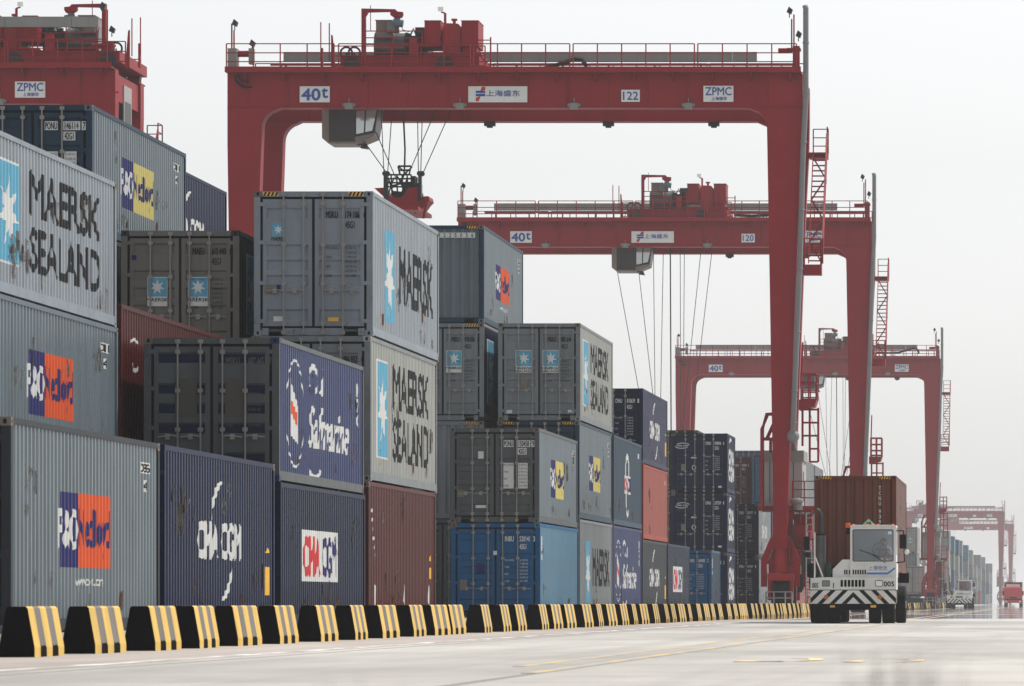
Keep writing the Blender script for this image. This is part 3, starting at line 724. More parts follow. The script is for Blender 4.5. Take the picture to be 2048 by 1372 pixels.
def railing(mb, p, q, h=1.0, n=None, rails=(1, .66, .33), t=.05):
    p = Vector(p); q = Vector(q); n = n or max(1, round((q-p).length/1.16))
    for i in range(n+1):
        a = p.lerp(q, i/n); mb.bar(a, a+Vector((0, 0, h)), t)
    for r in rails: mb.bar(p+Vector((0, 0, h*r)), q+Vector((0, 0, h*r)), t*.85)

def crane(label, x0, Y, number, tr, spz, seen=True, signs=True, mirror=None):
    root = empty('gantry_crane', (x0, Y, -.07), label, 'gantry crane', 'red gantry cranes over the container rows')
    root.scale = (CK, CK, CK)
    ZB, ZT = zp(214.5), zp(147)
    for k, (ya, yb) in enumerate(((0, .9), (6.7, 7.6))):
        mb = MB(); mb.box(0, ya, ZB, SX, yb, ZT)
        for i in range(14): mb.box(.9+i*1.77, ya-.04, ZB, .93+i*1.77, ya-.001, ZT-.02)    # weld seams / stiffeners
        mb.box(0, ya-.05, ZB-.03, SX, yb+.05, ZB-.001)
        gd = mb.build('girder', M_cr, root)
        mb = MB(); wa, wb = (ya-.65, yb+.1) if k == 0 else (ya-.1, yb+.65)
        mb.box(-.02, wa, ZT+.001, SX-.05, wb, ZT+.07); mb.box(-.02, wa-.02, ZT+.0, SX-.05, wa-.001, zp(136))
        for i in range(15):
            x = .8+i*1.72; mb.prism([(wa+.03, ZT), (ya-.051, ZT), (ya-.051, ZT-.4), (wa+.03, ZT-.1)] if k == 0 else [(wb-.03, ZT), (yb+.051, ZT), (yb+.051, ZT-.4), (wb-.03, ZT-.1)], 'x', x, x+.05)
        wk = mb.build('walkway', M_cr, gd)
        mb = MB(); yr = wa+.03 if k == 0 else wb-.03
        zd = ZT+.07
        for a, b_ in ((.05, 4.8), (5.0, 10.8), (10.95, 15.2), (15.35, 20.7), (20.85, 25.2)):
            railing(mb, (a, yr, zd), (b_, yr, zd), 1.18)
        mb.build('railing', M_cr, gd)
        if k == 0:
            for x in (5.4, 10.3, 15.35, 20.4):
                mb = MB(); mb.box(x-.18, ya-.30, ZB-.10, x+.18, ya-.06, ZB+.16); mb.box(x-.28, ya-.24, ZB+.02, x-.19, ya-.1, ZB+.14); mb.box(x+.19, ya-.24, ZB+.02, x+.28, ya-.1, ZB+.14); mb.box(x-.02, ya-.12, ZB+.17, x+.02, ya-.06, ZB+.4)
                mb.build('floodlight', M_tray, gd)
        else:
            for x in (10.9, 16.3, 21.1):
                mb = MB(); mb.box(x-.25, yb-.8, ZB-.22, x+.25, yb-.4, ZB-.04); mb.box(x-.13, yb-.7, ZB-.30, x+.13, yb-.5, ZB-.221)
                mb.build('floodlight', M_mach, gd)
    # end ties
    for x in (0.1, SX-1.0):
        MB().box(x, .91, ZB+.2, x+.9, 6.69, ZT-.1).build('end_tie', M_cr, root)
    # legs
    for k, (ya, yb) in enumerate(((0, .9), (6.7, 7.6))):
        r = .80
        for side in (0, 1):
            if side == 0:
                poly = [(0, ZB-.031), (0, 21), (.06, 16.7), (.20, 5.5), (.24, 3.05), (.95, 3.05), (1.02, 5.5), (1.40, 18), (1.52, ZB-.9)]+[(1.52+r-r*math.cos(math.radians(a)), ZB-.9+r*math.sin(math.radians(a))) for a in range(0, 91, 15)][0:]
                poly = poly[:-1]+[(2.32, ZB-.031)]
            else:
                poly = [(SX, ZB-.031), (SX-.03, 21), (25.27, 18), (24.80, 5.5), (24.76, 3.05), (24.12, 3.05), (24.14, 5.5), (23.97, 16), (23.87, ZB-.9)]+[(23.87-r+r*math.cos(math.radians(a)), ZB-.9+r*math.sin(math.radians(a))) for a in range(0, 91, 15)]
                poly = poly[:-1]+[(23.07, ZB-.031)]
            mb = MB(); mb.prism(poly, 'y', ya+.002, yb-.002)
            if k == 0: mb.box(0+.01 if side == 0 else SX-.35, ya-.02, 14.0, .3 if side == 0 else SX-.2, ya+.001, 14.02)
            lg_ = mb.build('leg', M_cr, root)
            # bogie
            if k == 0:
                rl = 1 if side else -1; xq = .6 if side == 0 else 24.46
                mb = MB()
                for i, (dx_, w_, za, zb_) in enumerate(((1.0, .35, 2.0, 2.9), (1.05, .25, 3.0, 3.5), (.75, .2, 1.1, 1.9), (1.25, .22, 1.3, 2.4))): mb.box(xq+rl*dx_, ya+.3, za, xq+rl*(dx_+w_), ya+1.0, zb_)
                mb.tube([(xq+rl*.5, ya+.2, 4.4), (xq+rl*.62, ya+.1, 3.6), (xq+rl*.95, ya+.1, 2.9), (xq+rl*1.0, ya+.1, 1.2)], .035, 6).tube([(xq+rl*.4, ya-.05, 3.9), (xq+rl*.5, ya-.08, 3.2), (xq+rl*.44, ya-.1, 2.2)], .03, 6)
                mb.build('hydraulic_unit', M_mach, root)
                mb = MB()
                for dx_ in (1.15, 1.5): mb.bar((xq+rl*dx_, ya-.1, .5), (xq+rl*dx_, ya-.1, 4.6), .05)
                for i in range(13): mb.bar((xq+rl*1.15, ya-.1, .8+i*.3), (xq+rl*1.5, ya-.1, .8+i*.3), .035)
                mb.build('ladder', M_gal, root)
                mb = MB(); mb.box(xq-.33, ya-.05, 4.7, xq+.33, ya-.001, 4.78); mb.box(xq-.36, ya-.06, 3.02, xq+.36, ya-.001, 3.12); mb.build('flange', M_cr, root)
            xc = .6 if side == 0 else 24.46
            yc = (ya+yb)/2
            mb = MB()
            for sg in (-1, 1):
                mb.prism([(xc+sg*.31, 3.6), (xc+sg*.31, 3.2), (xc+sg*.62, 2.35), (xc+sg*.62, 1.35), (xc+sg*.86, 1.35), (xc+sg*.86, 2.55), (xc+sg*.45, 3.5)], 'y', ya+.05, yb-.05)
            mb.box(xc-.86, yc-.25, 2.36, xc+.86, yc+.25, 2.5)
            fr = mb.build('bogie_frame', M_cr, root)
            MB().tube([(xc, yc, 1.95), (xc, yc, 3.05)], .36, 14).tube([(xc, yc, 2.0), (xc, yc, 2.12)], .46, 14).build('steering_post', M_cr2, fr)
            mb = MB(); mb.box(xc-.56, yc-.6, 1.62, xc+.56, yc+.6, 1.94); mb.box(xc-.56, yc-.35, .75, xc-.42, yc+.35, 1.62); mb.box(xc+.42, yc-.35, .75, xc+.56, yc+.35, 1.62)
            mb.build('wheel_fork', M_cr2, fr)
            mb = MB()
            ring = [(-.36, .55), (-.36, .74), (-.30, .80), (.30, .80), (.36, .74), (.36, .55)]
            n = 28
            vs = [(xc+px_, yc+rr*math.cos(2*math.pi*i/n), .866+rr*math.sin(2*math.pi*i/n)) for i in range(n) for px_, rr in ring]
            mb.add(vs, [(i*6+j, i*6+(j+1) % 6, ((i+1) % n)*6+(j+1) % 6, ((i+1) % n)*6+j) for i in range(n) for j in range(6)])
            for i in range(n):
                if i % 2: continue
                a = 2*math.pi*i/n; c_, s_ = math.cos(a), math.sin(a); d_ = 2*math.pi/n*.8; c2, s2_ = math.cos(a+d_), math.sin(a+d_)
                mb.tube([(xc-.3, yc+.80*c_, .866+.80*s_), (xc, yc+.81*c2, .866+.81*s2_), (xc+.3, yc+.80*c_, .866+.80*s_)], .035, 4)
            tw = mb.build('wheel', M_tyre, fr, smooth=False)
            MB().tube([(xc-.30, yc, .866), (xc+.30, yc, .866)], .54, 16).build('rim', M_cr, fr)
            if k == 0:
                mb = MB(); yg = yc-1.1
                for x in (xc-.60, xc-.25, xc+.25, xc+.55): mb.bar((x, yg, .3), (x, yg, 1.12), .06)
                for z in (1.12, .85, .4): mb.bar((xc-.60, yg, z), (xc+.55, yg, z), .05)
                for x in (xc-.6, xc+.55): mb.bar((x, yg, .5), (x, yc-.3, .9), .06)
                mb.build('wheel_guard', M_gal, fr)
    # sill beams between front and rear legs
    for xa, xb in ((.26, .94), (24.14, 24.76)):
        MB().box(xa, .9, 3.2, xb, 6.7, 4.4).build('sill_beam', M_cr, root)
    # engine house (right), electric house (left)
    mb = MB(); mb.box(23.62, 1.6, 4.95, 25.36, 5.6, 6.95); h = mb.build('engine_house', M_house, root)
    MB().box(23.55, 1.5, 6.951, 25.43, 5.7, 7.42).build('roof', M_tray, h)
    mb = MB()
    for x in (23.9, 24.4, 24.95): mb.box(x, 1.585, 5.1, x+.03, 1.599, 6.9)
    mb.box(25.361, 2.2, 5.2, 25.375, 3.2, 6.5); mb.build('panel_seam', M_mach, h)
    mb = MB(); mb.box(23.4, 1.0, 4.75, 26.1, 6.0, 4.94); mb.box(24.9, 1.05, 3.2, 25.6, 2.2, 4.1); mb.box(24.95, 2.5, 3.0, 25.7, 5.6, 4.6)
    for x in (24.9, 26.0): mb.bar((x, 1.3, 4.75), (24.7, 1.3, 3.4), .09)
    pl = mb.build('service_platform', M_cr, root)
    mb = MB(); railing(mb, (24.95, 1.05, 4.94), (26.05, 1.05, 4.94), 1.1, 2); railing(mb, (26.05, 1.05, 4.94), (26.05, 5.9, 4.94), 1.1)
    for y in (1.2, 1.5): mb.bar((25.6, y, .6), (25.25, y, 4.9), .06)
    for i in range(12): mb.bar((25.58-i*.026, 1.2, .9+i*.33), (25.58-i*.026, 1.5, .9+i*.33), .05)
    for y in (1.2,): mb.bar((26.0, y, .6), (25.75, y, 4.9), .05)
    for i in range(12): mb.bar((25.58-i*.026, 1.2, .9+i*.33), (25.99-i*.02, 1.2, .9+i*.33), .045)
    mb.build('ladder', M_cr, pl)
    MB().tube([(25.2, .9, 4.75), (25.2, .9, 5.0)], .22, 12).ball((25.15, .85, 5.15), .3, sc=(1, .8, .55)).build('floodlight', M_tray, pl)
    mb = MB(); mb.tube([(23.63, .6, 4.8), (23.63, .6, 8.35), (23.85, .6, 9.0), (24.15, .6, 9.0)], .10, 4); mb.tube([(23.85, .6, 7.95), (24.15, .6, 8.6)], .08, 4); mb.tube([(23.63, .6, 7.9), (24.15, .6, 7.9)], .08, 4); mb.tube([(24.0, .6, 7.3), (24.0, .6, 7.9)], .07, 4)
    mb.build('guard_frame', M_cr, root)
    MB().box(-.1, 2.0, 4.5, 1.3, 5.2, 6.6).build('electric_house', M_house, root)
    # exhaust pipe along the right leg
    mb = MB(); mb.tube([(25.56, -.20, 27.05), (25.60, -.20, 26.9), (25.60, -.20, 23), (25.47, -.2, 20.5), (25.33, -.2, 15.4), (25.08, -.2, 9.4), (25.05, -.2, 8.3), (25.02, .1, 7.95), (24.98, 1.0, 7.85), (24.98, 1.7, 7.6), (24.98, 1.8, 7.4)], .125, 12)
    for z, x in ((25.4, 25.6), (23.2, 25.6), (21, 25.5), (18, 25.405), (15.4, 25.33), (12.6, 25.213), (10, 25.105), (8.6, 25.06)): mb.tube([(x, -.2, z-.03), (x, -.2, z+.03)], .155, 12)
    mb.ball((25.03, -.02, 8.0), .28)
    if mirror is None: mb.build('exhaust_pipe', M_pipe, root, smooth=True)
    mb = MB()
    for z, x in ((23.0, 25.5), (18, 25.3), (13, 25.1)): mb.box(x-.15, -.12, z, x+.12, .002, z+.06)
    mb.build('pipe_bracket', M_cr, root)
    # stair flight on the outer side
    mb = MB(); ztop, zbot, yt, yb_ = 20.85, 15.75, 6.4, 1.6; nst = 21
    for sx in (25.62, 26.25): mb.prism([(yb_, zbot), (yt, ztop), (yt, ztop+.22), (yb_, zbot+.22)], 'x', sx, sx+.04)
    for i in range(nst):
        f = i/(nst-1); mb.box(25.66, yb_+(yt-yb_)*f, zbot+.1+(ztop-zbot)*f, 26.25, yb_+(yt-yb_)*f+.22, zbot+.15+(ztop-zbot)*f)
    for i in range(5):
        f = i/5; g_ = (i+1)/5; xa, xb = (25.65, 26.25) if i % 2 else (26.25, 25.65)
        mb.bar((xa, yb_+(yt-yb_)*f, zbot+(ztop-zbot)*f), (xb, yb_+(yt-yb_)*g_, zbot+(ztop-zbot)*g_), .06)
    mb.box(25.45, 6.4, 20.85, 26.3, 7.6, 21.1); mb.box(25.35, .7, 15.2, 26.25, 1.6, 15.65)
    for p_, q_ in (((26.28, 6.4, 21.1), (26.28, 7.6, 21.1)), ((25.6, 7.6, 21.1), (26.28, 7.6, 21.1)), ((26.22, .7, 15.65), (26.22, 1.6, 15.65)), ((25.5, .7, 15.65), (26.22, .7, 15.65))): railing(mb, p_, q_, 1.15, 1)
    mb.bar((26.27, yb_, zbot+1.1), (26.27, yt, ztop+1.1), .08)
    for i in range(5): mb.bar((26.27, yb_+(yt-yb_)*i/4, zbot+(ztop-zbot)*i/4), (26.27, yb_+(yt-yb_)*i/4, zbot+1.1+(ztop-zbot)*i/4), .06)
    mb.build('stairs', M_cr, root)
    # caged landing and ladder
    mb = MB(); mb.prism([(25.25, 9.65), (26.05, 9.65), (25.95, 9.35), (25.25, 9.2)], 'y', .6, 2.4)
    for p_, q_ in (((25.35, .6, 9.65), (26.02, .6, 9.65)), ((26.02, .6, 9.65), (26.02, 2.4, 9.65)), ((25.35, 2.4, 9.65), (26.02, 2.4, 9.65))): railing(mb, p_, q_, 1.15, 2, (1, .66, .33, .08), .06)
    for x in (25.40, 25.72, 26.10): mb.bar((x, 1.0, 6.9 if x > 25.5 else 7.6), (x, 1.0, 9.3), .09)
    for i in range(5): mb.bar((25.40 if i > 1 else 25.72, 1.0, 6.9+i*.58), (26.10, 1.0, 6.9+i*.58), .08)
    mb.bar((25.35, .7, 9.6), (25.42, .7, 12.2), .07)
    mb.build('access_ladder', M_cr, root)
    # deck equipment
    mb = MB(); mb.box(.02, -.1, zp(136), .42, .7, zp(97)); mb.build('junction_box', M_tray, root); mb = MB(); mb.box(.95, -.1, zp(128), 1.16, .4, zp(97))
    mb.build('junction_box', M_tray, root)
    mb = MB(); mb.tube([(.44, .3, 24.95), (.9, .3, 24.95)], .14, 8); mb.build('cable_reel', M_cr, root); mb = MB(); mb.box(25.0, .2, zp(136), 25.3, .7, 25.3); mb.tube([(24.35, .4, 24.95+.15), (24.9, .4, 25.1)], .12, 8)
    mb.box(24.75, .1, 25.1, 25.35, .8, 25.2)
    mb.build('rope_anchor', M_cr, root)
    for x, z in ((.15, 26.3), (.25, 26.0), (25.05, 26.7), (24.95, 26.5)): MB().bar((x, .3, 25), (x, .3, z), .06).build('lamp_mast', M_cr, root)
    for x, z in ((.28, 26.25), (1.05, 25.35), (24.85, 26.8), (25.25, 25.75)):
        mb = MB(); mb.bar((x, .3, z-.25), (x, .3, z), .04); mb.prism([(x-.12, z), (x+.08, z-.1), (x+.15, z+.1), (x-.02, z+.24)], 'y', .15, .45)
        mb.build('deck_lamp', M_mach, root)
    mb = MB(); mb.tube([(.35, -.12, 24.0), (.4, -.14, 23.7), (.7, -.16, 23.45), (1.1, -.14, 23.45)], .05, 6).tube([(.5, -.12, 24.0), (.6, -.14, 23.75), (1.0, -.14, 23.65)], .03, 6)
    mb.build('cable_loop', M_dark, root)
    mb = MB(); x = 1.5
    while x < 23:
        if mirror is None: mb.box(x, 7.0, 25.28, min(x+2.9, 23.05), 7.25, 25.72)
        else: mb.box(x+1.7, -.55, 25.85, min(x+4.6, 24.8), -.3, 26.3)
        x += 2.92
    mb.build('cable_tray', M_tray, root)
    mb = MB(); mb.box(.9, 7.0, 25.1, 24.9, 7.2, 25.2)
    for i in range(12): mb.bar((1.6+i*2.1, 7.1, 24.3), (1.6+i*2.1, 7.1, 25.1), .08)
    mb.box(1.0, 7.35, ZT+.2, 24.9, 7.5, ZT+.28)
    mb.build('tray_support', M_cr, root)
    # signs
    def signfn(y): return lambda u, v: (u, y, v)
    def plate(nm, px0, py0, px1, py1, parts):
        mb = MB(); mb.box(xp(px0), -.075, zp(py1), xp(px1), -.052, zp(py0))
        for geo, mi in parts: flat(mb, geo, signfn(-.085), mi)
        return mb.build(nm, [M_sign, M_signblue, M_red], root)
    X, Z = xp, zp
    if signs:
        plate('capacity_sign', 600, 173, 660, 205, [(t2('40', X(604), Z(201), X(641), Z(178), .04), 1), (t2('t', X(644), Z(196), X(656), Z(177), .04), 1)])
        plate('maker_sign', 1407, 172, 1467, 204, [(t2('ZPMC', X(1411), Z(191), X(1463), Z(175), .02), 1), (t2('上海振华', X(1423), Z(201.5), X(1454), Z(194), .02), 1)])
    if signs and number != 'none':
        plate('company_sign', 937, 173, 1055, 205, [(t2('上海盛东', X(973), Z(193), X(1040), Z(181), .015), 1),
              (rect2(X(952), Z(193), X(971), Z(188)), 1), (rect2(X(952), Z(186.5), X(971), Z(182)), 1),
              (p2([(X(952), Z(203)), (X(958), Z(203)), (X(962), Z(192)), (X(957), Z(194)), (X(952), Z(196))]), 2), (p2([(X(971), Z(174)), (X(964), Z(174)), (X(960), Z(186)), (X(965), Z(182)), (X(971), Z(181))]), 2)])
        plate('number_sign', 1243, 180, 1280, 204, ([(t2(number, X(1246.5), Z(200), X(1276.5), Z(184), .02), 1)] if number != 'blank' else []))
    # trolley with its machinery
    T = tr-xp(680)
    zd = ZT+.09
    def tx(px): return xp(px)+T if mirror is None else mirror-xp(px)
    mb = MB(); mb.box(tx(680), .1, zd+.25, tx(958), 7.4, zp(110)); mb.box(tx(700), .12, zd, tx(730), .8, zd+.25); mb.box(tx(775), .12, zd, tx(860), .4, zd+.1)
    mb.box(tx(640), .2, zd, tx(644), .5, zp(95)); mb.prism([(tx(661), zd), (tx(670), zd), (tx(664), zp(70)), (tx(661), zp(68))], 'y', .2, .35)
    mb.box(tx(845), .6, zp(110), tx(960), 3.5, zp(103))
    for px in (640, 657): mb.bar((tx(px), .3, zd+.5), (tx(px), .3, zp(43 if px == 640 else 45)), .045)
    for px in (741, 738): mb.bar((tx(738), .6, zp(60)), (tx(738), .6, zp(8)), .03)
    trl = mb.build('trolley', M_cr, root)
    for px in (703, 888):
        mb = MB(); mb.tube([(tx(px), .02, zd+.32), (tx(px), .099, zd+.32)], .36, 14); mb.build('trolley_wheel', M_mach, trl); mb = MB(); mb.tube([(tx(px), 6.8, zd+.25), (tx(px), 7.3, zd+.25)], .3, 12)
        mb.build('trolley_wheel', M_mach, trl)
    for px in (690, 706):
        mb = MB(); mb.torus((tx(px), .5, zp(104)), .26, .05, 'y'); mb.bar((tx(px), .5, zp(112)), (tx(px), .5, zp(104)), .06)
        mb.build('sheave', M_mach, trl)
    mb = MB(); mb.prism([(tx(716), zp(110)), (tx(724), zp(110)), (tx(724), zp(27)), (tx(729), zp(18)), (tx(774), zp(17)), (tx(774), zp(24)), (tx(781), zp(29)), (tx(796), zp(29)), (tx(799), zp(24)), (tx(799), zp(18)), (tx(788), zp(17)), (tx(784), zp(12.5)), (tx(716), zp(11))], 'y', 1.2, 1.55)
    mb.build('service_hoist', M_cr, trl)
    mb = MB(); mb.tube([(tx(787), 1.4, zp(30)), (tx(787), 1.4, zp(46))], .14, 10); mb.tube([(tx(779), 1.4, zp(38)), (tx(799), 1.4, zp(41))], .17, 10); mb.build('motor', M_bluegrey, trl)
    mb = MB(); mb.box(tx(742), 1.8, zp(66), tx(775), 4.2, zp(33)); mb.box(tx(741), 1.7, zp(33), tx(776), 4.3, zp(31.5)); mb.build('vent_box', M_cream, trl)
    mb = MB(); mb.tube([(tx(738), 2.6, zp(82)), (tx(800), 2.6, zp(82))], .62, 18)
    for px in (738, 752, 768, 784, 800): mb.tube([(tx(px)-.03, 2.6, zp(82)), (tx(px)+.03, 2.6, zp(82))], .66, 18)
    mb.tube([(tx(777), 1.6, zp(36)), (tx(777), 1.6, zp(58))], .3, 12); mb.build('hoist_drum', M_wrap, trl)
    mb = MB(); mb.box(tx(800), 1.6, zp(108), tx(845), 4.4, zp(64)); mb.box(tx(822), 1.6, zp(64), tx(846), 3.4, zp(47)); mb.box(tx(738), 2.2, zp(110), tx(800), 5, zp(92))
    mb.tube([(tx(815), 1.5, zp(60)), (tx(819), 1.5, zp(50)), (tx(823), 1.5, zp(60))], .04, 6)
    for px in (806, 812, 829, 836): mb.tube([(tx(px), 1.5, zp(104)), (tx(px), 1.5, zp(58+(px % 5)))], .08, 6)
    mb.tube([(tx(796), 1.2, zp(44)), (tx(799), 1.2, zp(54)), (tx(812), 1.2, zp(58))], .02, 5)
    mb.build('machinery', M_mach, trl)
    for a, b_ in ((846, 878), (920, 954)):
        mb = MB(); mb.box(tx(a), .6, zp(90), tx(b_), 2.8, zp(39)); mb.box(tx(a)-.02, .55, zp(39), tx(b_)+.02, 2.85, zp(38))
        mb.box(tx(a)+.06, .585, zp(88), tx(a)+.08, .599, zp(41)); mb.build('cabinet', M_cr, trl)
    mb = MB(); mb.prism([(tx(881), zp(110)), (tx(917), zp(110)), (tx(917), zp(50)), (tx(912), zp(43)), (tx(888), zp(42)), (tx(881), zp(50))], 'y', .9, 3.2); mb.tube([(tx(901), 1.6, zp(43)), (tx(901), 1.6, zp(30))], .07, 8); mb.tube([(tx(901), 1.6, zp(34)), (tx(901), 1.6, zp(30))], .14, 8)
    mb.build('tank', M_cr2, trl)
    mb = MB(); mb.box(tx(816), .45, zp(110), tx(831), 1.1, zp(75)); mb.build('control_box', M_cr2, trl)
    mb = MB(); mb.bar((tx(888), .5, zp(110)), (tx(888), .5, zp(24)), .10); mb.bar((tx(888), .5, zp(24)), (tx(880), .5, zp(22)), .06)
    mb.box(tx(922), .7, zp(136), tx(950), 2.4, zp(91)); mb.build('lamp_post', M_cr, trl)
    mb = MB(); mb.box(tx(874), .35, zp(20), tx(885), .6, zp(12)); mb.build('floodlight', M_lamp, trl)
    mb = MB(); yr = -.0
    for a, b_, z0_, z1_ in ((726, 845, 92, 62), (668, 900, 136, 92), (906, 970, 136, 92)):
        railing(mb, (tx(a), .05, zp(z0_)), (tx(b_), .05, zp(z0_)), zp(z1_)-zp(z0_), None, (1, .55, .1), .05)
    mb.bar((tx(955), .3, zp(79)), (tx(980), .3, zp(79)), .04); mb.bar((tx(980), .3, zp(136)), (tx(980), .3, zp(73)), .06)
    mb.build('railing', M_cr, trl)
    mb = MB(); mb.tube([(tx(960), 6.9, zp(106)), (tx(1010), 6.9, zp(108)), (tx(1060), 6.9, zp(106)), (tx(1100), 6.9, zp(95)), (tx(1122), 6.9, zp(87)), (tx(1137), 6.9, zp(89)), (tx(1145), 6.9, zp(98)), (tx(1147), 6.9, zp(110))], .09, 8)
    if mirror is None: mb.build('cable_hose', M_dark, trl, smooth=True)
    # operator cab under the trolley
    def cy(px): return tx(px)+ (px*0)
    mb = MB(); yc0, yc1 = 2.6, 4.7; q = lambda px: (px-2085)*243.6/240/45.2*1.0+((2085-455)/45.2)+T if mirror is None else mirror-1.1-(px-455)/45.2
    zq = lambda py: .65+(1205-py)*243.6/240/45.2
    mb.prism([(q(650), zq(212)), (q(650), zq(280)), (q(663), zq(291)), (q(700), zq(291)), (q(700), zq(212))], 'y', yc0, yc1)
    mb.prism([(q(700), zq(281)), (q(700), zq(291)), (q(717), zq(291)), (q(754), zq(276)), (q(754), zq(270))], 'y', yc0, yc1)
    cab = mb.build('operator_cab', M_cream, trl)
    mb = MB(); mb.prism([(q(690), zq(216)), (q(690), zq(283)), (q(703), zq(281)), (q(755), zq(270)), (q(762), zq(220)), (q(762), zq(216))], 'y', yc0+.06, yc1-.06)
    mb.prism([(q(664), zq(213)), (q(664), zq(287)), (q(716), zq(287)), (q(716), zq(213))], 'y', yc0-.012, yc0-.001)
    mb.build('cab_shell', M_cabdark, cab)
    mb = MB(); mb.add([(q(718), yc0+.03, zq(226)), (q(735), yc0+.03, zq(225)), (q(733), yc0+.03, zq(269)), (q(718), yc0+.03, zq(272))], [(0, 1, 2, 3)]); mb.add([(q(738), yc0+.03, zq(225)), (q(759), yc0+.03, zq(224)), (q(750), yc0+.03, zq(265)), (q(736), yc0+.03, zq(268))], [(0, 1, 2, 3)])
    mb.add([(q(754.5), yc0+.1, zq(268)), (q(754.5), yc1-.1, zq(268)), (q(761.6), yc1-.1, zq(222)), (q(761.6), yc0+.1, zq(222))], [(0, 1, 2, 3)])
    mb.build('cab_window', M_glass, cab)
    mb = MB(); mb.bar((q(716), 3.2, zq(291)), (q(731), 3.2, zq(290)), .05); mb.prism([(q(724), zq(298)), (q(740), zq(300)), (q(735), zq(289)), (q(728), zq(289))], 'y', 3.0, 3.5); mb.build('cab_lamp', M_mach, cab)
    # spreader
    dz = spz-20.0
    def sp_(px, py): return (q(px), zq(py)+dz)
    mb = MB()
    mb.prism([sp_(753, 379), sp_(773, 378), sp_(784, 396), sp_(806, 398), sp_(814, 390), sp_(820, 378), sp_(838, 377), sp_(842, 386), sp_(842, 396), sp_(861, 395), sp_(863, 403), sp_(857, 409), sp_(848, 422), sp_(834, 430), sp_(828, 425), sp_(800, 420), sp_(780, 404)], 'y', 2.8, 4.6)
    mb.bar((*[sp_(858, 405)[0]], 2.7, sp_(858, 405)[1]), (sp_(851, 440)[0], 2.7, sp_(851, 440)[1]), .12)
    mb.box(sp_(800, 0)[0], 1.0, sp_(0, 428)[1], sp_(850, 0)[0], 6.4, sp_(0, 421)[1])
    spd = mb.build('spreader', M_cr, root)
    mb = MB()
    for a, b_ in ((772, 780), (841, 847)):
        mb.box(sp_(a, 0)[0], 2.7, sp_(0, 405)[1], sp_(b_, 0)[0], 3.1, sp_(0, 346)[1])
    for py in (352, 360, 368, 376): mb.bar((sp_(776, 0)[0], 2.9, sp_(0, py)[1]), (sp_(826, 0)[0], 2.9, sp_(0, py)[1]), .07)
    for px in (786, 797, 808, 818, 826): mb.bar((sp_(px, 0)[0], 2.9, sp_(0, 352)[1]), (sp_(px+2, 0)[0], 2.9, sp_(0, 394)[1]), .06)
    for px, py in ((788, 378), (796, 352), (812, 352), (822, 378)): mb.bar((sp_(px, 0)[0], 2.9, sp_(0, py)[1]), (sp_(805, 0)[0], 2.9, sp_(0, 366)[1]), .07)
    mb.box(sp_(808, 0)[0], 3.1, sp_(0, 395)[1], sp_(842, 0)[0], 4.2, sp_(0, 368)[1])
    for a, b_ in ((800, 804), (826, 822), (813, 812)): mb.bar((sp_(a, 0)[0], 2.9, sp_(0, 335)[1]), (sp_(b_, 0)[0], 2.9, sp_(0, 352)[1]), .07)
    for py, hw in ((335, 13), (343, 10)): mb.bar((sp_(813-hw, 0)[0], 2.9, sp_(0, py)[1]), (sp_(813+hw, 0)[0], 2.9, sp_(0, py)[1]), .08)
    for (a, p1, b_, p2_) in ((778, 356, 790, 394), (790, 356, 778, 390), (799, 358, 815, 392), (817, 356, 803, 392), (823, 356, 836, 372), (836, 356, 830, 392), (800, 335, 818, 352), (826, 335, 808, 352), (786, 384, 808, 386), (786, 372, 832, 364)):
        mb.bar((sp_(a, 0)[0], 3.3, sp_(0, p1)[1]), (sp_(b_, 0)[0], 3.3, sp_(0, p2_)[1]), .06)
    for a in (774, 779, 843, 848): mb.tube([(sp_(a, 0)[0], 2.75, sp_(0, 350)[1]), (sp_(a, 0)[0], 3.0, sp_(0, 350)[1])], .12, 8)
    mb.box(sp_(786, 0)[0], 3.4, sp_(0, 396)[1], sp_(808, 0)[0], 4.3, sp_(0, 384)[1]); mb.box(sp_(826, 0)[0], 3.0, sp_(0, 372)[1], sp_(834, 0)[0], 4.0, sp_(0, 354)[1])
    mb.build('spreader_frame', M_mach, spd)
    mb = MB()
    ropes = [((700, 240), (775, 345)), ((755, 265), (796, 360)), ((767, 240), (771.5, 345)), ((787, 240), (779.5, 345)), ((839, 240), (840.5, 355)), ((848, 240), (845, 355)), ((868, 240), (827, 336)), ((898, 240), (846, 357))]
    for (a, ya_), (b_, yb2) in ropes:
        f = (zq(ya_)-24.0)/(zq(ya_)-zq(yb2)); 
        p = Vector((q(a), 2.9, zq(ya_))); e = Vector((sp_(b_, yb2)[0], 2.9, sp_(b_, yb2)[1]))
        s_ = p+(p-Vector((q(b_), 2.9, zq(yb2))))*(24.2-p.z)/(p.z-zq(yb2))
        mb.tube([s_, e], .022, 5)
    mb.tube([(q(811), 2.9, 24.2), (q(811), 2.9, zq(240)), (q(813.5), 2.95, sp_(0, 300)[1]), (sp_(813, 0)[0], 2.9, sp_(0, 336)[1])], .04, 6)
    mb.build('hoist_ropes', M_mach, spd)
    return root

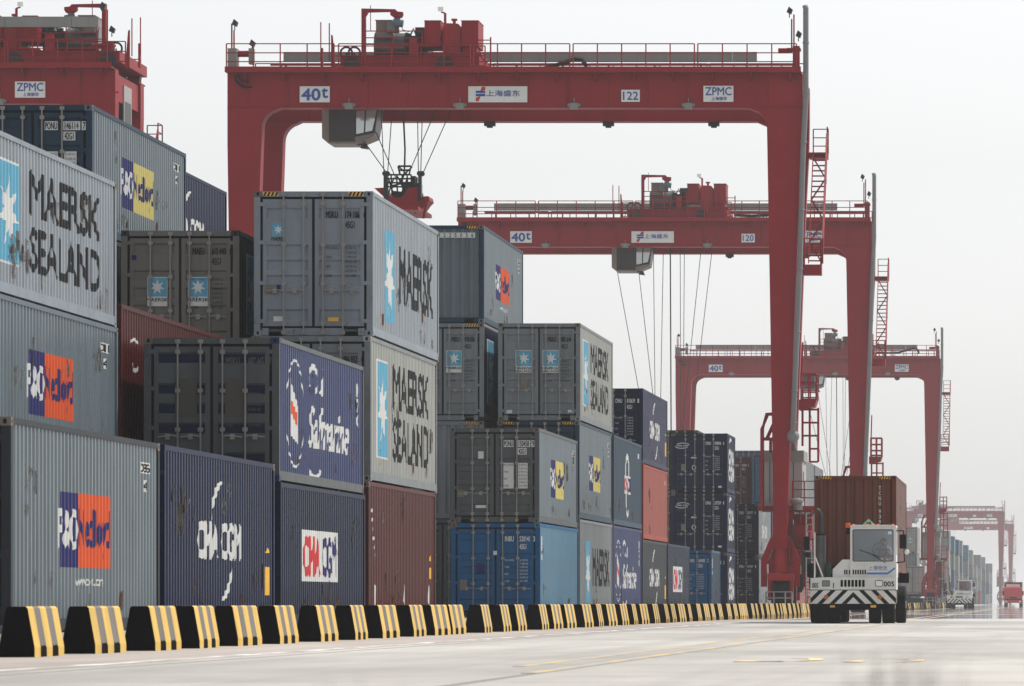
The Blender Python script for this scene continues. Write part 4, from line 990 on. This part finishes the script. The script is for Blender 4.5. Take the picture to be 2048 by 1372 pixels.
crane('nearest full red gantry crane, number plate 122, spreader hanging over the tall grey stack', -36.06*CK, 254.4, '122', xp(680), 20.0)
crane('second red gantry crane with number plate 120, seen through the legs of the nearest one', -38.1, 353.7, '120', xp(680)+5.4, 7.5)
crane('third red gantry crane, slightly hazy, legs at both sides of the second crane', -37.35, 552, 'none', xp(680)+7.9, 12)
crane('fourth gantry crane, faded by haze, high behind the brown container on the truck', -37.5, 1486, 'blank', xp(680)-3.0, 12)
crane('farthest gantry crane, palest and lowest of all near the right edge', -36.3, 1732, 'blank', 3.0, 12)
c0 = crane('red gantry crane cut off by the top left corner above the containers', -70.1, 252.3, 'none', 17.2, 14, mirror=30.6)
mb = MB(); mb.box(24.6, 2.6, 20.6, 25.4, 4.6, 23.6); ch0 = mb.build('electric_house', M_house, c0)
mb = MB(); mb.box(25.401, 2.8, 21.9, 25.41, 4.4, 22.9); mb.box(24.95, 2.585, 21.9, 25.12, 2.599, 22.9); mb.box(25.18, 2.585, 21.9, 25.35, 2.599, 22.9); mb.build('window', M_mach, ch0)

# ------------------------------------------------------------------ barriers
M_bblack = paint('barrier_black', (.0045, .0045, .005), .9, spec=.03, dirt=.15, rust=.1, streak=False)
M_byel = paint('barrier_yellow', (.60, .40, .10), .6, dirt=.5, rust=.45, streak=True)
M_bgrey = paint('barrier_grey', (.16, .145, .135), .7, dirt=.6, rust=.3, streak=True)
BX = -11.5; BL = 2.1; BH = .57; BW = .40
def barrier_body():
    mb = MB(); b2, t2_ = BW/2, BW*.30; sl_ = .10
    z1 = .10
    # slightly irregular tapered concrete block with two lift notches in its roadside foot
    def ring(y, inset):
        return [(-b2, y, 0), (b2, y, 0), (b2, y, z1), (t2_, y, BH), (-t2_, y, BH), (-b2, y, z1)]
    ys = [-BL/2, -BL/2+.62, -BL/2+.62, -BL/2+.86, -BL/2+.86, -BL/2+1.26, -BL/2+1.26, -BL/2+1.5, -BL/2+1.5, BL/2]
    mb.prism([(-b2, 0), (b2, 0), (b2, z1), (t2_, BH-.02), (t2_-.02, BH), (-t2_+.02, BH), (-t2_, BH-.02), (-b2, z1)], 'y', -BL/2, BL/2)
    return mb.mesh('body', [None])
def stripe_mesh(y0, y1):
    b2, t2_ = BW/2, BW*.30; mb = MB(); o = .004; top = .30*BW-.02
    z0 = .11
    def X(z): return b2+(t2_-b2)*(z-.10)/(BH-.12)+o
    mb.add([(X(z0), y0, z0), (X(z0), y1, z0), (X(BH-.02), y1, BH-.02), (X(BH-.02), y0, BH-.02), (top, y1, BH+.003), (top, y0, BH+.003), (-top, y1, BH+.003), (-top, y0, BH+.003), (b2+.003, y0, .0), (b2+.003, y1, .0)],
           [(0, 1, 2, 3), (3, 2, 4, 5), (5, 4, 6, 7)]+([(8, 9, 1, 0)] if int(round((y0+BL/2)/.42)) % 2 == 0 else []))
    return mb.mesh('stripe')
bodym = barrier_body()
sts = [(stripe_mesh(-BL/2+i*.42, -BL/2+(i+1)*.42), M_byel if i % 2 == 0 else M_bgrey) for i in range(5)]
notch = MB()
notch.add([(BW/2+.006, -.21, 0), (BW/2+.006, .21, 0), (BW/2+.006, .20, .105), (BW/2+.006, .05, .135), (BW/2+.006, -.12, .12), (BW/2+.006, -.2, .14)], [(0, 1, 2, 3, 4, 5)])
notch = notch.mesh('lift_notch')
xr = [0, 139, 254.7, 357, 440.6, 523, 595.6, 674.5, 736.8, 796.4, 853.2, 896.7, 934, 990.5, 1026, 1056, 1099.7, 1128, 1155.7, 1182, 1210, 1235, 1259, 1280, 1298, 1323, 1341, 1357]
ysb = [122600/(2085-x)-BL/2 for x in xr]
y = ysb[-1]
while y < 300: y += 3.9+random.uniform(-.25, .35); ysb.append(y)
far0 = len(ysb)
y = 440
while y < 640: y += 5.5; ysb.append(y)
for i, y in enumerate(ysb):
    if i == 0: lab = 'black barrier with yellow stripes cut off by the left edge, nearest of the line'
    elif i < 28: lab = f'striped barrier, number {i+1} of the roadside line counted from the left edge'
    elif i < far0: lab = f'striped barrier near the white truck, number {len(xr)-i+far0-len(xr)} counting leftward from the truck'
    else: lab = f'small hazy barrier beyond the white truck, number {i-far0+1} past its right mirror'
    r = empty('traffic_barrier', (BX+random.uniform(-.05, .05), y, .004), lab, 'barrier', 'striped barriers along the road')
    r.rotation_euler = (0, 0, random.uniform(-.03, .03))
    inst('body', bodym, M_bblack, r)
    for me, mt in sts: inst('stripe', me, mt, r)
    for q_ in (-.42, .42): inst('lift_notch', notch, M_bblack, r, (0, q_, 0))

# ------------------------------------------------------------------ terminal tractor
M_tw = paint('truck_white', (.66, .66, .64), .35, dirt=.35, rust=.12)
M_glassw, t, b = newmat('windscreen_glass')
b.inputs['Base Color'].default_value = (.75, .8, .82, 1); b.inputs['Roughness'].default_value = .03
tr_ = t.nodes.new('ShaderNodeBsdfTransparent'); tr_.inputs[0].default_value = (.62, .66, .70, 1)
gl_ = t.nodes.new('ShaderNodeBsdfGlossy'); gl_.inputs['Roughness'].default_value = .04; gl_.inputs['Color'].default_value = (.8, .85, .9, 1)
mx = t.nodes.new('ShaderNodeMixShader'); mx.inputs[0].default_value = .22
t.links.new(tr_.outputs[0], mx.inputs[1]); t.links.new(gl_.outputs[0], mx.inputs[2]); t.links.new(mx.outputs[0], t.nodes['Material Output'].inputs['Surface'])
M_intr = plain('cab_interior_grey', (.48, .49, .54), .8)
M_orange = plain('beacon_orange', (.80, .14, .02), .3)
M_green = plain('sign_green', (.30, .50, .30), .5)
M_dgreen = plain('tank_dark_green', (.03, .06, .05), .5)
M_blue2 = plain('stripe_blue', (.06, .20, .50), .5)
M_under = plain('chassis_black', (.004, .004, .0045), .7)
def U(cx): return (cx-641)/375
def V(cy): return (1259-cy)/375
def rrect(x0, z0, x1, z1, r, n=4):
    pts = []
    for cx, cz, a in ((x1-r, z1-r, 0), (x0+r, z1-r, 90), (x0+r, z0+r, 180), (x1-r, z0+r, 270)):
        for i in range(n+1):
            t_ = math.radians(a+90*i/n); pts.append((cx+r*math.cos(t_), cz+r*math.sin(t_)))
    return pts
def clip_rect(poly, x0, x1):
    for (xv, keep) in ((x0, 1), (x1, -1)):
        out = []
        for i in range(len(poly)):
            a, b_ = poly[i-1], poly[i]
            ia = keep*(a[0]-xv) >= 0; ib = keep*(b_[0]-xv) >= 0
            if ia != ib:
                f = (xv-a[0])/(b_[0]-a[0]); out.append((xv, a[1]+f*(b_[1]-a[1])))
            if ib: out.append(b_)
        poly = out
        if not poly: return []
    return poly
def wheel(root, x, y, r, wd, nm='wheel'):
    mb = MB(); ring = [(-wd/2, r*.6), (-wd/2, r*.93), (-wd/2+.04, r), (wd/2-.04, r), (wd/2, r*.93), (wd/2, r*.6)]
    n = 24; vs = [(x+a, y+q*math.cos(2*math.pi*i/n), r+q*math.sin(2*math.pi*i/n)) for i in range(n) for a, q in ring]
    mb.add(vs, [(i*6+j, i*6+(j+1) % 6, ((i+1) % n)*6+(j+1) % 6, ((i+1) % n)*6+j) for i in range(n) for j in range(6)])
    w_ = mb.build(nm, M_tyre, root)
    MB().tube([(x-wd*.4, y, r), (x+wd*.4, y, r)], r*.6, 14).tube([(x-wd*.5, y, r), (x+wd*.5, y, r)], r*.2, 8).build('rim', M_tw, w_)
def skin(name, verts, edges, radii, mat, parent, root_i=0):
    me = bpy.data.meshes.new(name); me.from_pydata(verts, edges, []); o = bpy.data.objects.new(name, me); COL.objects.link(o)
    md = o.modifiers.new('s', 'SKIN'); me.skin_vertices[0].data[root_i].use_root = True
    for i, r in enumerate(radii): me.skin_vertices[0].data[i].radius = (r, r)
    o.modifiers.new('u', 'SUBSURF').levels = 1
    dg = bpy.context.evaluated_depsgraph_get(); m2 = bpy.data.meshes.new_from_object(o.evaluated_get(dg))
    bpy.data.objects.remove(o); m2.materials.clear(); m2.materials.append(mat)
    for p in m2.polygons: p.use_smooth = True
    o = bpy.data.objects.new(name, m2); COL.objects.link(o)
    if parent: o.parent = parent
    return o
def tractor(loc, label, number=True):
    R = empty('terminal_tractor', loc, label, 'truck')
    # chassis
    mb = MB(); mb.box(-.85, .25, .52, .85, 5.6, .85); mb.box(-1.2, .1, .585, 1.2, .6, .98); mb.box(-1.0, .5, .42, 1.0, 1.6, .60); mb.box(-.5, 3.6, .85, .5, 5.2, 1.15)
    mb.box(-1.25, .5, .62, -.5, 1.9, 1.0); mb.box(.45, .5, .62, 1.24, 1.9, 1.0); mb.tube([(-1.0, 1.3, .5), (1.0, 1.3, .5)], .10, 8)
    mb.build('chassis', M_under, R)
    for sx in (-1, 1):
        wheel(R, sx*1.0, 1.3, .54, .38); wheel(R, sx*.60, 1.3, .54, .36)
        wheel(R, sx*1.28, 4.5, .56, .30); wheel(R, sx*.92, 4.5, .56, .30)
    # striped bumper
    mb = MB(); mb.box(U(170), 0, V(1040), U(1112), .12, V(893))
    bp = mb.build('bumper', M_tw, R)
    mb = MB(); z0, z1 = V(1040)+.002, V(893)-.002; hgt = z1-z0; per = .355; bw = .15
    for k in range(0, 6):
        for sg in (-1, 1):
            u0 = -.195+k*per   # distance from centre at the top edge
            poly = [(u0, z1), (u0+bw, z1), (u0+bw+hgt, z0), (u0+hgt, z0)]
            poly = clip_rect(poly, 0, 1.252)
            if len(poly) > 2: flat(mb, p2([(sg*p_[0], p_[1]) for p_ in poly]), lambda u, v: (u, -.003, v))
    mb.build('chevron_stripe', M_black, bp)
    mb = MB()
    for cx in (343, 930): mb.tube([(U(cx), -.02, V(968)), (U(cx), .01, V(968))], .067, 14)
    mb.build('marker_lamp', plain('lamp_amber', (.45, .13, .02), .3), bp)
    mb = MB(); mb.box(U(830), -.01, V(1082), U(890), .02, V(1055)); mb.box(U(385), -.01, V(1080), U(440), .02, V(1058)); mb.build('tow_plate', M_hazy, bp)
    # front body
    mb = MB(); mb.prism([(U(170), V(885)), (U(1112), V(885)), (U(1112), V(750)), (U(300), V(750)), (U(172), V(760))], 'y', .02, 1.5)
    fb = mb.build('front_panel', M_tw, R)
    MB().box(U(172), .06, V(893)+.001, U(1110), 1.3, V(885)-.001).build('shadow_gap', M_under, fb)
    mb = MB()
    for i in range(7):
        x = U(500)+i*(U(765)-U(500)-.075)/6; flat(mb, p2(rrect(x, V(855), x+.075, V(778), .02, 2)), lambda u, v: (u, .016, v))
    mb.build('grille', M_under, fb)
    for a, b_ in ((300, 382), (882, 965)):
        mb = MB(); mb.prism(rrect(U(a), V(850), U(b_), V(785), .02, 2), 'y', .0, .019); hl = mb.build('headlight', M_under, fb)
        mb = MB(); mb.prism(rrect(U(a)+.015, V(850)+.015, U(b_)-.015, V(785)-.015, .015, 2), 'y', -.008, -.001); mb.build('lamp_glass', M_tray if a == 300 else M_lamp, hl)
    mb = MB()
    if number:
        flat(mb, t2('005', U(190), V(866), U(255), V(812), .02), lambda u, v: (u, .016, v)); mb.build('fleet_number', M_black, fb); mb = MB(); flat(mb, t2('005', U(975), V(850), U(1088), V(796), .03), lambda u, v: (u, .016, v))
        mb.build('fleet_number', M_black, fb)
    MB().box(U(417), .014, V(868), U(429), .0195, V(810)).build('blue_mark', M_signblue, fb)
    # hood
    mb = MB(); mb.prism([(U(412), V(749.5)), (U(412), V(662)), (U(520), V(555)), (U(700), V(555)), (U(700), V(749.5))], 'y', .15, 2.0)
    hd = mb.build('hood', M_tw, R)
    mb = MB(); mb.box(U(605), .10, V(749.5), U(1112), 2.0, V(598)); lc = mb.build('lower_cab', M_tw, R)
    mb = MB()
    for cx in (538, 560, 590): flat(mb, rect2(U(cx), V(718), U(cx+15), V(668)), lambda u, v: (u, .144, v))
    for i in range(6): flat(mb, rect2(U(632+i*26), V(718), U(648+i*26), V(668)), lambda u, v: (u, .094, v))
    mb.build('air_slot', M_under, lc)
    mb = MB()
    if number:
        flat(mb, t2('上港物流', U(805), V(675), U(1010), V(622), .012), lambda u, v: (u, .095, v), 0)
    flat(mb, p2([(U(785), V(719)), (U(1018), V(719)), (U(1098), V(660)), (U(1098), V(638)), (U(1012), V(697)), (U(785), V(697))]), lambda u, v: (u, .095, v), 1)
    mb.build('company_lettering', [M_signblue, M_blue2], lc)
    # cab
    x0, x1, z0, z1 = U(605), U(1108), V(600), V(178)
    mb = MB(); yy = .12
    ow = rrect(x0, z0, x1, z1, .05, 4); iw = rrect(U(630), V(577), U(1080), V(224), .05, 4); n = len(ow)
    for ya, yb in ((yy, yy+.06),):
        v = [(p[0], ya, p[1]) for p in ow]+[(p[0], ya, p[1]) for p in iw]+[(p[0], yb, p[1]) for p in ow]+[(p[0], yb, p[1]) for p in iw]
        f = []
        for i in range(n):
            j = (i+1) % n; f += [(i, j, n+j, n+i), (2*n+j, 2*n+i, 3*n+i, 3*n+j), (n+i, n+j, 3*n+j, 3*n+i), (j, i, 2*n+i, 2*n+j)]
        mb.add(v, f)
    mb.box(x0, yy+.06, z0, x0+.04, 1.6, z1-.06); mb.box(x1-.04, yy+.06, z0, x1, .5, z1-.06); mb.box(x1-.04, 1.4, z0, x1, 1.6, z1-.06); mb.box(x1-.04, .5, z0, x1, 1.4, z0+.25)
    mb.box(x0-.0, yy+.061, z1-.06, x1, 1.7, z1-.001)
    mb.box(x0+.04, 1.55, z0, x1-.04, 1.6, z0+.35); mb.box(x0+.04, 1.55, z0+.35, x0+.25, 1.6, z1-.06); mb.box(x1-.2, 1.55, z0+.35, x1-.04, 1.6, z1-.06); mb.box(x0+.04, .13+.06, z0, x1-.04, 1.55, z0+.03)
    cab = mb.build('cab', M_tw, R)
    mb = MB(); mb.box(U(622), .08, V(190), U(1086), 1.75, V(178)+.012); mb.build('cab_roof', M_tw, cab)
    mb = MB(); mb.add([(p[0], yy+.03, p[1]) for p in iw], [tuple(range(n))]); ws = mb.build('windscreen', M_glassw, cab)
    gk = MB(); iw2 = rrect(U(638), V(569), U(1072), V(232), .04, 4)
    gk.add([(p[0], yy-.002, p[1]) for p in iw]+[(p[0], yy-.002, p[1]) for p in iw2], [(i, (i+1) % n, n+(i+1) % n, n+i) for i in range(n)]); gk.build('window_seal', M_dark, cab)
    mb = MB(); mb.bar((U(990), yy-.05, V(590)), (U(820), yy-.04, V(485)), .018); mb.bar((U(925), yy-.045, V(525)), (U(705), yy-.04, V(450)), .022); mb.build('wiper', M_black, cab)
    flat(mb := MB(), rect2(U(1020), V(277), U(1060), V(247)), lambda u, v: (u, yy+.025, v)); mb.build('windscreen_sticker', plain('sticker_pale', (.6, .75, .78), .5), cab)
    mb = MB(); mb.box(x0+.05, 1.38, z0+.03, x1-.05, 1.54, z0+.40); mb.box(.55, 1.05, z0+.03, 1.05, 1.15, V(330)); mb.box(.5, .75, z0+.03, 1.08, 1.15, z0+.09); mb.box(x0+.05, .2, z0+.03, x1-.05, .42, z0+.10)
    mb.box(U(860), 1.3, z0+.03, U(885), 1.34, z1-.07); mb.box(x0+.045, 1.51, z0+.03, x1-.045, 1.545, z1-.065)
    mb.build('cab_interior', M_intr, cab)
    mb = MB(); mb.torus((U(925), .55, V(445)), .21, .018, 'y', 20); mb.bar((U(925)-.2, .55, V(445)), (U(925)+.2, .55, V(445)), .03); mb.bar((U(925), .55, V(445)), (U(925), .40, z0+.1), .06); mb.build('steering_wheel', M_black, cab)
    mb = MB(); mb.tube([(U(574), .5, V(205)), (U(574), .5, V(150))], .07, 12); mb.build('beacon', M_orange, cab)
    mb = MB(); mb.box(U(560), .45, V(240), U(604), .55, V(206)); mb.ball((U(578), .5, V(255)), .06); mb.build('beacon_bracket', M_black, cab)
    mb = MB()
    for cx in (640, 790, 850, 908, 1072): mb.ball((U(cx), .14, V(174)), .035, sc=(1.2, 1, .8), n=5)
    mb.build('roof_marker', M_orange, cab)
    mb = MB(); mb.prism([(U(735), V(172)), (U(878), V(172)), (U(805), V(106))], 'y', .35, .37, 0); mb.box(U(778), .34, V(165), U(800), .349, V(145), 1); mb.box(U(806), .34, V(165), U(830), .349, V(140), 1); mb.build('triangle_sign', [M_green, M_dgreen], cab)
    # mirrors
    mb = MB(); mb.bar((U(1108), .3, V(240)), (U(1190), .2, V(238)), .03); mb.bar((U(1190), .2, V(238)), (U(1200), .2, V(580)), .03); mb.bar((U(1108), .3, V(588)), (U(1200), .2, V(580)), .03)
    mr = mb.build('mirror_arm', M_black, R)
    MB().prism(rrect(U(1145), V(435), U(1222), V(280), .03), 'y', .1, .18).build('mirror', M_black, mr)
    MB().ball((U(1224), .2, V(473)), .078, sc=(1, .4, 1)).build('round_mirror', M_lamp, mr)
    mb = MB(); mb.box(U(200), .6, V(750), U(216), .65, V(255)); mb.bar((U(205), .62, V(505)), (U(300), .62, V(748)), .035); po = mb.build('mirror_post', M_tw, R)
    MB().prism(rrect(U(90), V(452), U(150), V(300), .03), 'y', .5, .58).bar((U(150), .6, V(330)), (U(205), .62, V(330)), .03).ball((U(125), .55, V(500)), .08).build('mirror', M_black, po)
    # exhaust
    mb = MB(); mb.tube([(U(266), 1.5, V(745)), (U(266), 1.5, V(285))], .135, 16); mb.tube([(U(266), 1.5, V(285)), (U(266), 1.5, V(268))], .145, 16, 1)
    for i in range(9):
        for j in range(5):
            cx = U(266)-.10+.05*j; zz_ = V(320+i*20); yy2 = 1.5-math.sqrt(max(.0001, .135**2-(cx-U(266))**2))-.002
            flat(mb, ell2(cx+(.025 if i % 2 else 0)*(j < 4), zz_, .011, .014, 6), lambda u, v: (u, 1.5-math.sqrt(max(.0001, .136**2-(u-U(266))**2))-.003, v), 1)
    ex = mb.build('exhaust_shield', [M_wrap, M_under], R)
    mb = MB(); mb.tube([(U(268), 1.5, V(268)), (U(268), 1.5, V(90)), (U(262), 1.5, V(50)), (U(245), 1.5, V(15)), (U(215), 1.5, V(-5))], .05, 10); mb.build('exhaust_pipe', plain('pipe_dark_grey', (.06, .06, .06), .5), ex)
    MB().box(U(320), 1.4, V(745), U(364), 1.9, V(582)).build('tank', M_dgreen, R)
    MB().box(U(120), .8, V(745), U(198), 1.6, V(600)).build('battery_box', M_under, R)
    mb = MB()
    for i in range(6): mb.box(U(1130)+i*.042, 2.6, V(805), U(1130)+i*.042+.03, 3.2, V(690-abs(2.5-i)*14+35))
    mb.box(U(1128), 2.63, V(808), U(1225), 3.17, V(700)); mb.build('rear_fender', M_under, R)
    MB().box(U(380), 2.2, V(749), U(1080), 2.4, V(620)).build('air_tank', M_under, R)
    return R
TX, TY = -5.53, 158.6
tractor((TX, TY, 0), 'white terminal tractor numbered 005 with black chevron bumper, hauling the brown container')
tractor((-8.35, 545, 0), 'small hazy white tractor at the foot of the third crane', False)

# driver
dx, dy, dz = TX+U(962), TY+.95, V(402)
zs = V(600)-.22
V_ = []; E_ = []; R_ = []
def av(p, r, par=None):
    V_.append((dx+p[0], dy+p[1], p[2])); R_.append(r)
    if par is not None: E_.append((par, len(V_)-1))
    return len(V_)-1
hip = av((0, 0, zs+.30), .14); bel = av((0, 0, zs+.45), .135, hip); ch = av((0, -.02, zs+.62), .15, bel); nk = av((0, -.02, dz+.0), .055, ch); 
hd0 = av((0, -.03, dz+.06), .075, nk); hd1 = av((0, -.03, dz+.15), .085, hd0); hd2 = av((0, -.02, dz+.20), .05, hd1)
av((0, -.13, dz+.10), .014, hd0)
for sg in (-1, 1):
    sh = av((sg*.17, -.02, zs+.66), .06, ch); eb = av((sg*.24, -.14, zs+.44), .042, sh); wr = av((sg*.15-.10, -.36, V(440)-.0), .028, eb); pa = av((sg*.14-.10, -.40, V(440)+.04), .03, wr)
    for f_ in range(4): av((sg*(.12+.014*f_)-.10, -.44, V(440)+.07-.008*abs(f_-1.5)), .009, pa)
    av((sg*.10-.10, -.41, V(440)+.05), .010, pa)
    kn = av((sg*.12, -.42, zs+.30), .07, hip); av((sg*.12, -.50, zs+.08), .045, kn)
pr = skin('person', V_, E_, R_, plain('skin', (.32, .19, .13), .6), None)
tag(pr, 'person with dark hair and light shirt driving, hands on the steering wheel behind the windscreen', 'person')
M_hair = plain('hair_black', (.012, .010, .010), .6)
mb = MB(); mb.ball((dx, dy-.005, dz+.155), .098, n=8, sc=(1, 1, .85)); 
hr = mb.build('hair', M_hair, pr)
mb = MB()
for sg in (-1, 1): mb.ball((dx+sg*.033, dy-.115, dz+.115), .012, n=4); mb.ball((dx+sg*.087, dy-.02, dz+.10), .02, sc=(.4, .8, 1.4), n=4, m=1)
mb.box(dx-.025, dy-.112, dz+.05, dx+.025, dy-.104, dz+.056); mb.build('face', [M_hair, _pm['skin']], pr)
mb = MB(); mb.ball((dx, dy-.02, zs+.52), .21, sc=(1.0, .72, 1.15), n=8)
for sg in (-1, 1): mb.tube([(dx+sg*.15, dy-.02, zs+.66), (dx+sg*.24, dy-.14, zs+.45)], .072, 10)
mb.build('shirt', plain('shirt_grey_blue', (.20, .22, .27), .8), pr)

# trailer and its load
def trailer(x, y, L, label):
    r = empty('container_trailer', (x, y, 0), label, 'trailer'); mb = MB()
    for sx in (-.5, .5): mb.box(sx-.08, 0, 1.12, sx+.08, L, 1.49)
    for q in (0.1, L*.33, L*.66, L-.4): mb.box(-1.2, q, 1.25, 1.2, q+.2, 1.49)
    fr = mb.build('frame', M_under, r)
    for yy_ in (L-1.6, L-3.0):
        for sx in (-1, 1): wheel(r, sx*1.02, yy_, .50, .28); wheel(r, sx*.70, yy_, .50, .28)
    MB().box(-.9, L-3.2, .6, .9, L-1.4, 1.1).build('axle_group', M_under, r)
    return r
trailer(-5.58, 161.6, 12.3, 'black skeletal trailer under the brown container behind tractor 005')
bc = container(-5.58+W/2, 161.8, 1.505, HC, 'brown', 'brown container with white upright code riding on the trailer behind the white tractor', front='wall', stripes=True)
mb = MB()
for i, ch_ in enumerate('TCNU939675'):
    zz_ = HC-.42-i*.155-(.08 if i > 3 else 0)
    flat(mb, t2(ch_, .70, zz_, .70+(.03 if ch_ in '1I' else .065), zz_+.11, .02), lambda u, v: (u, -12.19/2+.012, v))
mb.build('end_lettering', M_white, bc)
trailer(-13.45, 562, 12.3, 'hazy trailer standing left of the third crane foot')
container(-12.2, 562, 1.5, HC, 'white', 'hazy white container on the trailer left of the third crane foot', detail=1)

# red lorry
lr = empty('red_lorry', (-4.05, 750, 0), 'hazy red lorry with pale signboard above its windscreen, coming at the right edge', 'lorry')
M_lred = plain('lorry_red', (.45, .03, .04), .4)
mb = MB(); mb.prism([(-.0, .55), (-.05, 1.5), (.15, 2.65), (2.1, 2.75), (2.1, .55)], 'x', -1.24, 1.24); cb = mb.build('cab', M_lred, lr)
mb = MB(); mb.add([(-1.08, -.035, 1.55), (1.08, -.035, 1.55), (1.08, .115, 2.35), (-1.08, .115, 2.35)], [(0, 1, 2, 3)]); mb.build('windscreen', M_glass, cb)
mb = MB(); mb.box(-1.2, -.06, .95, 1.2, -.03, 1.15); mb.box(-.5, -.07, 1.2, .5, -.05, 1.4); mb.build('grille', M_under, cb)
for sx in (-.95, .95): MB().tube([(sx, -.08, .75), (sx, .05, .75)], .13, 10).build('headlight', M_lamp, cb)
mb = MB(); mb.box(-.95, .2, 2.78, .95, .35, 3.15); mb.build('signboard', plain('signboard_pale_red', (.75, .42, .38), .5), cb)
mb = MB(); mb.box(-1.25, 2.3, 1.0, 1.25, 10.5, 3.45); mb.build('cargo_body', M_slate if False else plain('cargo_dark', (.05, .05, .055), .6), lr)
for sx in (-1, 1):
    wheel(lr, sx*1.05, .9, .5, .3); wheel(lr, sx*1.05, 8.5, .5, .5)
    MB().box(sx*1.35-.1, -.1, 1.6, sx*1.35+.1, .05, 2.2).build('mirror', M_under, cb)

# ------------------------------------------------------------------ foreground grass
M_grass = plain('dry_grass', (.10, .085, .05), .8)
mb = MB()
for (gx, gy, n_, hh_) in ((-.165, 6.0, 16, .578), (-.11, 6.3, 7, .565), (-.80, 6.4, 7, .548)):
    for i in range(n_):
        a = random.uniform(-.035, .035); l = random.uniform(-.02, .02); h_ = hh_*random.uniform(.93, 1.0); yy_ = gy+random.uniform(-.15, .15)
        mb.tube([(gx+a, yy_, 0), (gx+a+l*.4, yy_, h_*.5), (gx+a+l, yy_, h_)], .0024, 4, 0, .0004)
tag(mb.build('grass', M_grass), kind='stuff')
# ------------------------------------------------------------------ haze
mb = MB(); mb.box(-2800, -150, -1.0, 2800, 6200, 34)
hz = mb.build('haze', None); hz.data.materials.clear()
m = bpy.data.materials.new('haze_air'); m.use_nodes = True; t = m.node_tree; t.nodes.clear()
pv = t.nodes.new('ShaderNodeVolumePrincipled'); pv.inputs['Color'].default_value = (.93, .95, 1.0, 1); pv.inputs['Density'].default_value = .00017; pv.inputs['Anisotropy'].default_value = .0
ou = t.nodes.new('ShaderNodeOutputMaterial'); t.links.new(pv.outputs[0], ou.inputs['Volume'])
hz.data.materials.append(m); tag(hz, kind='stuff')
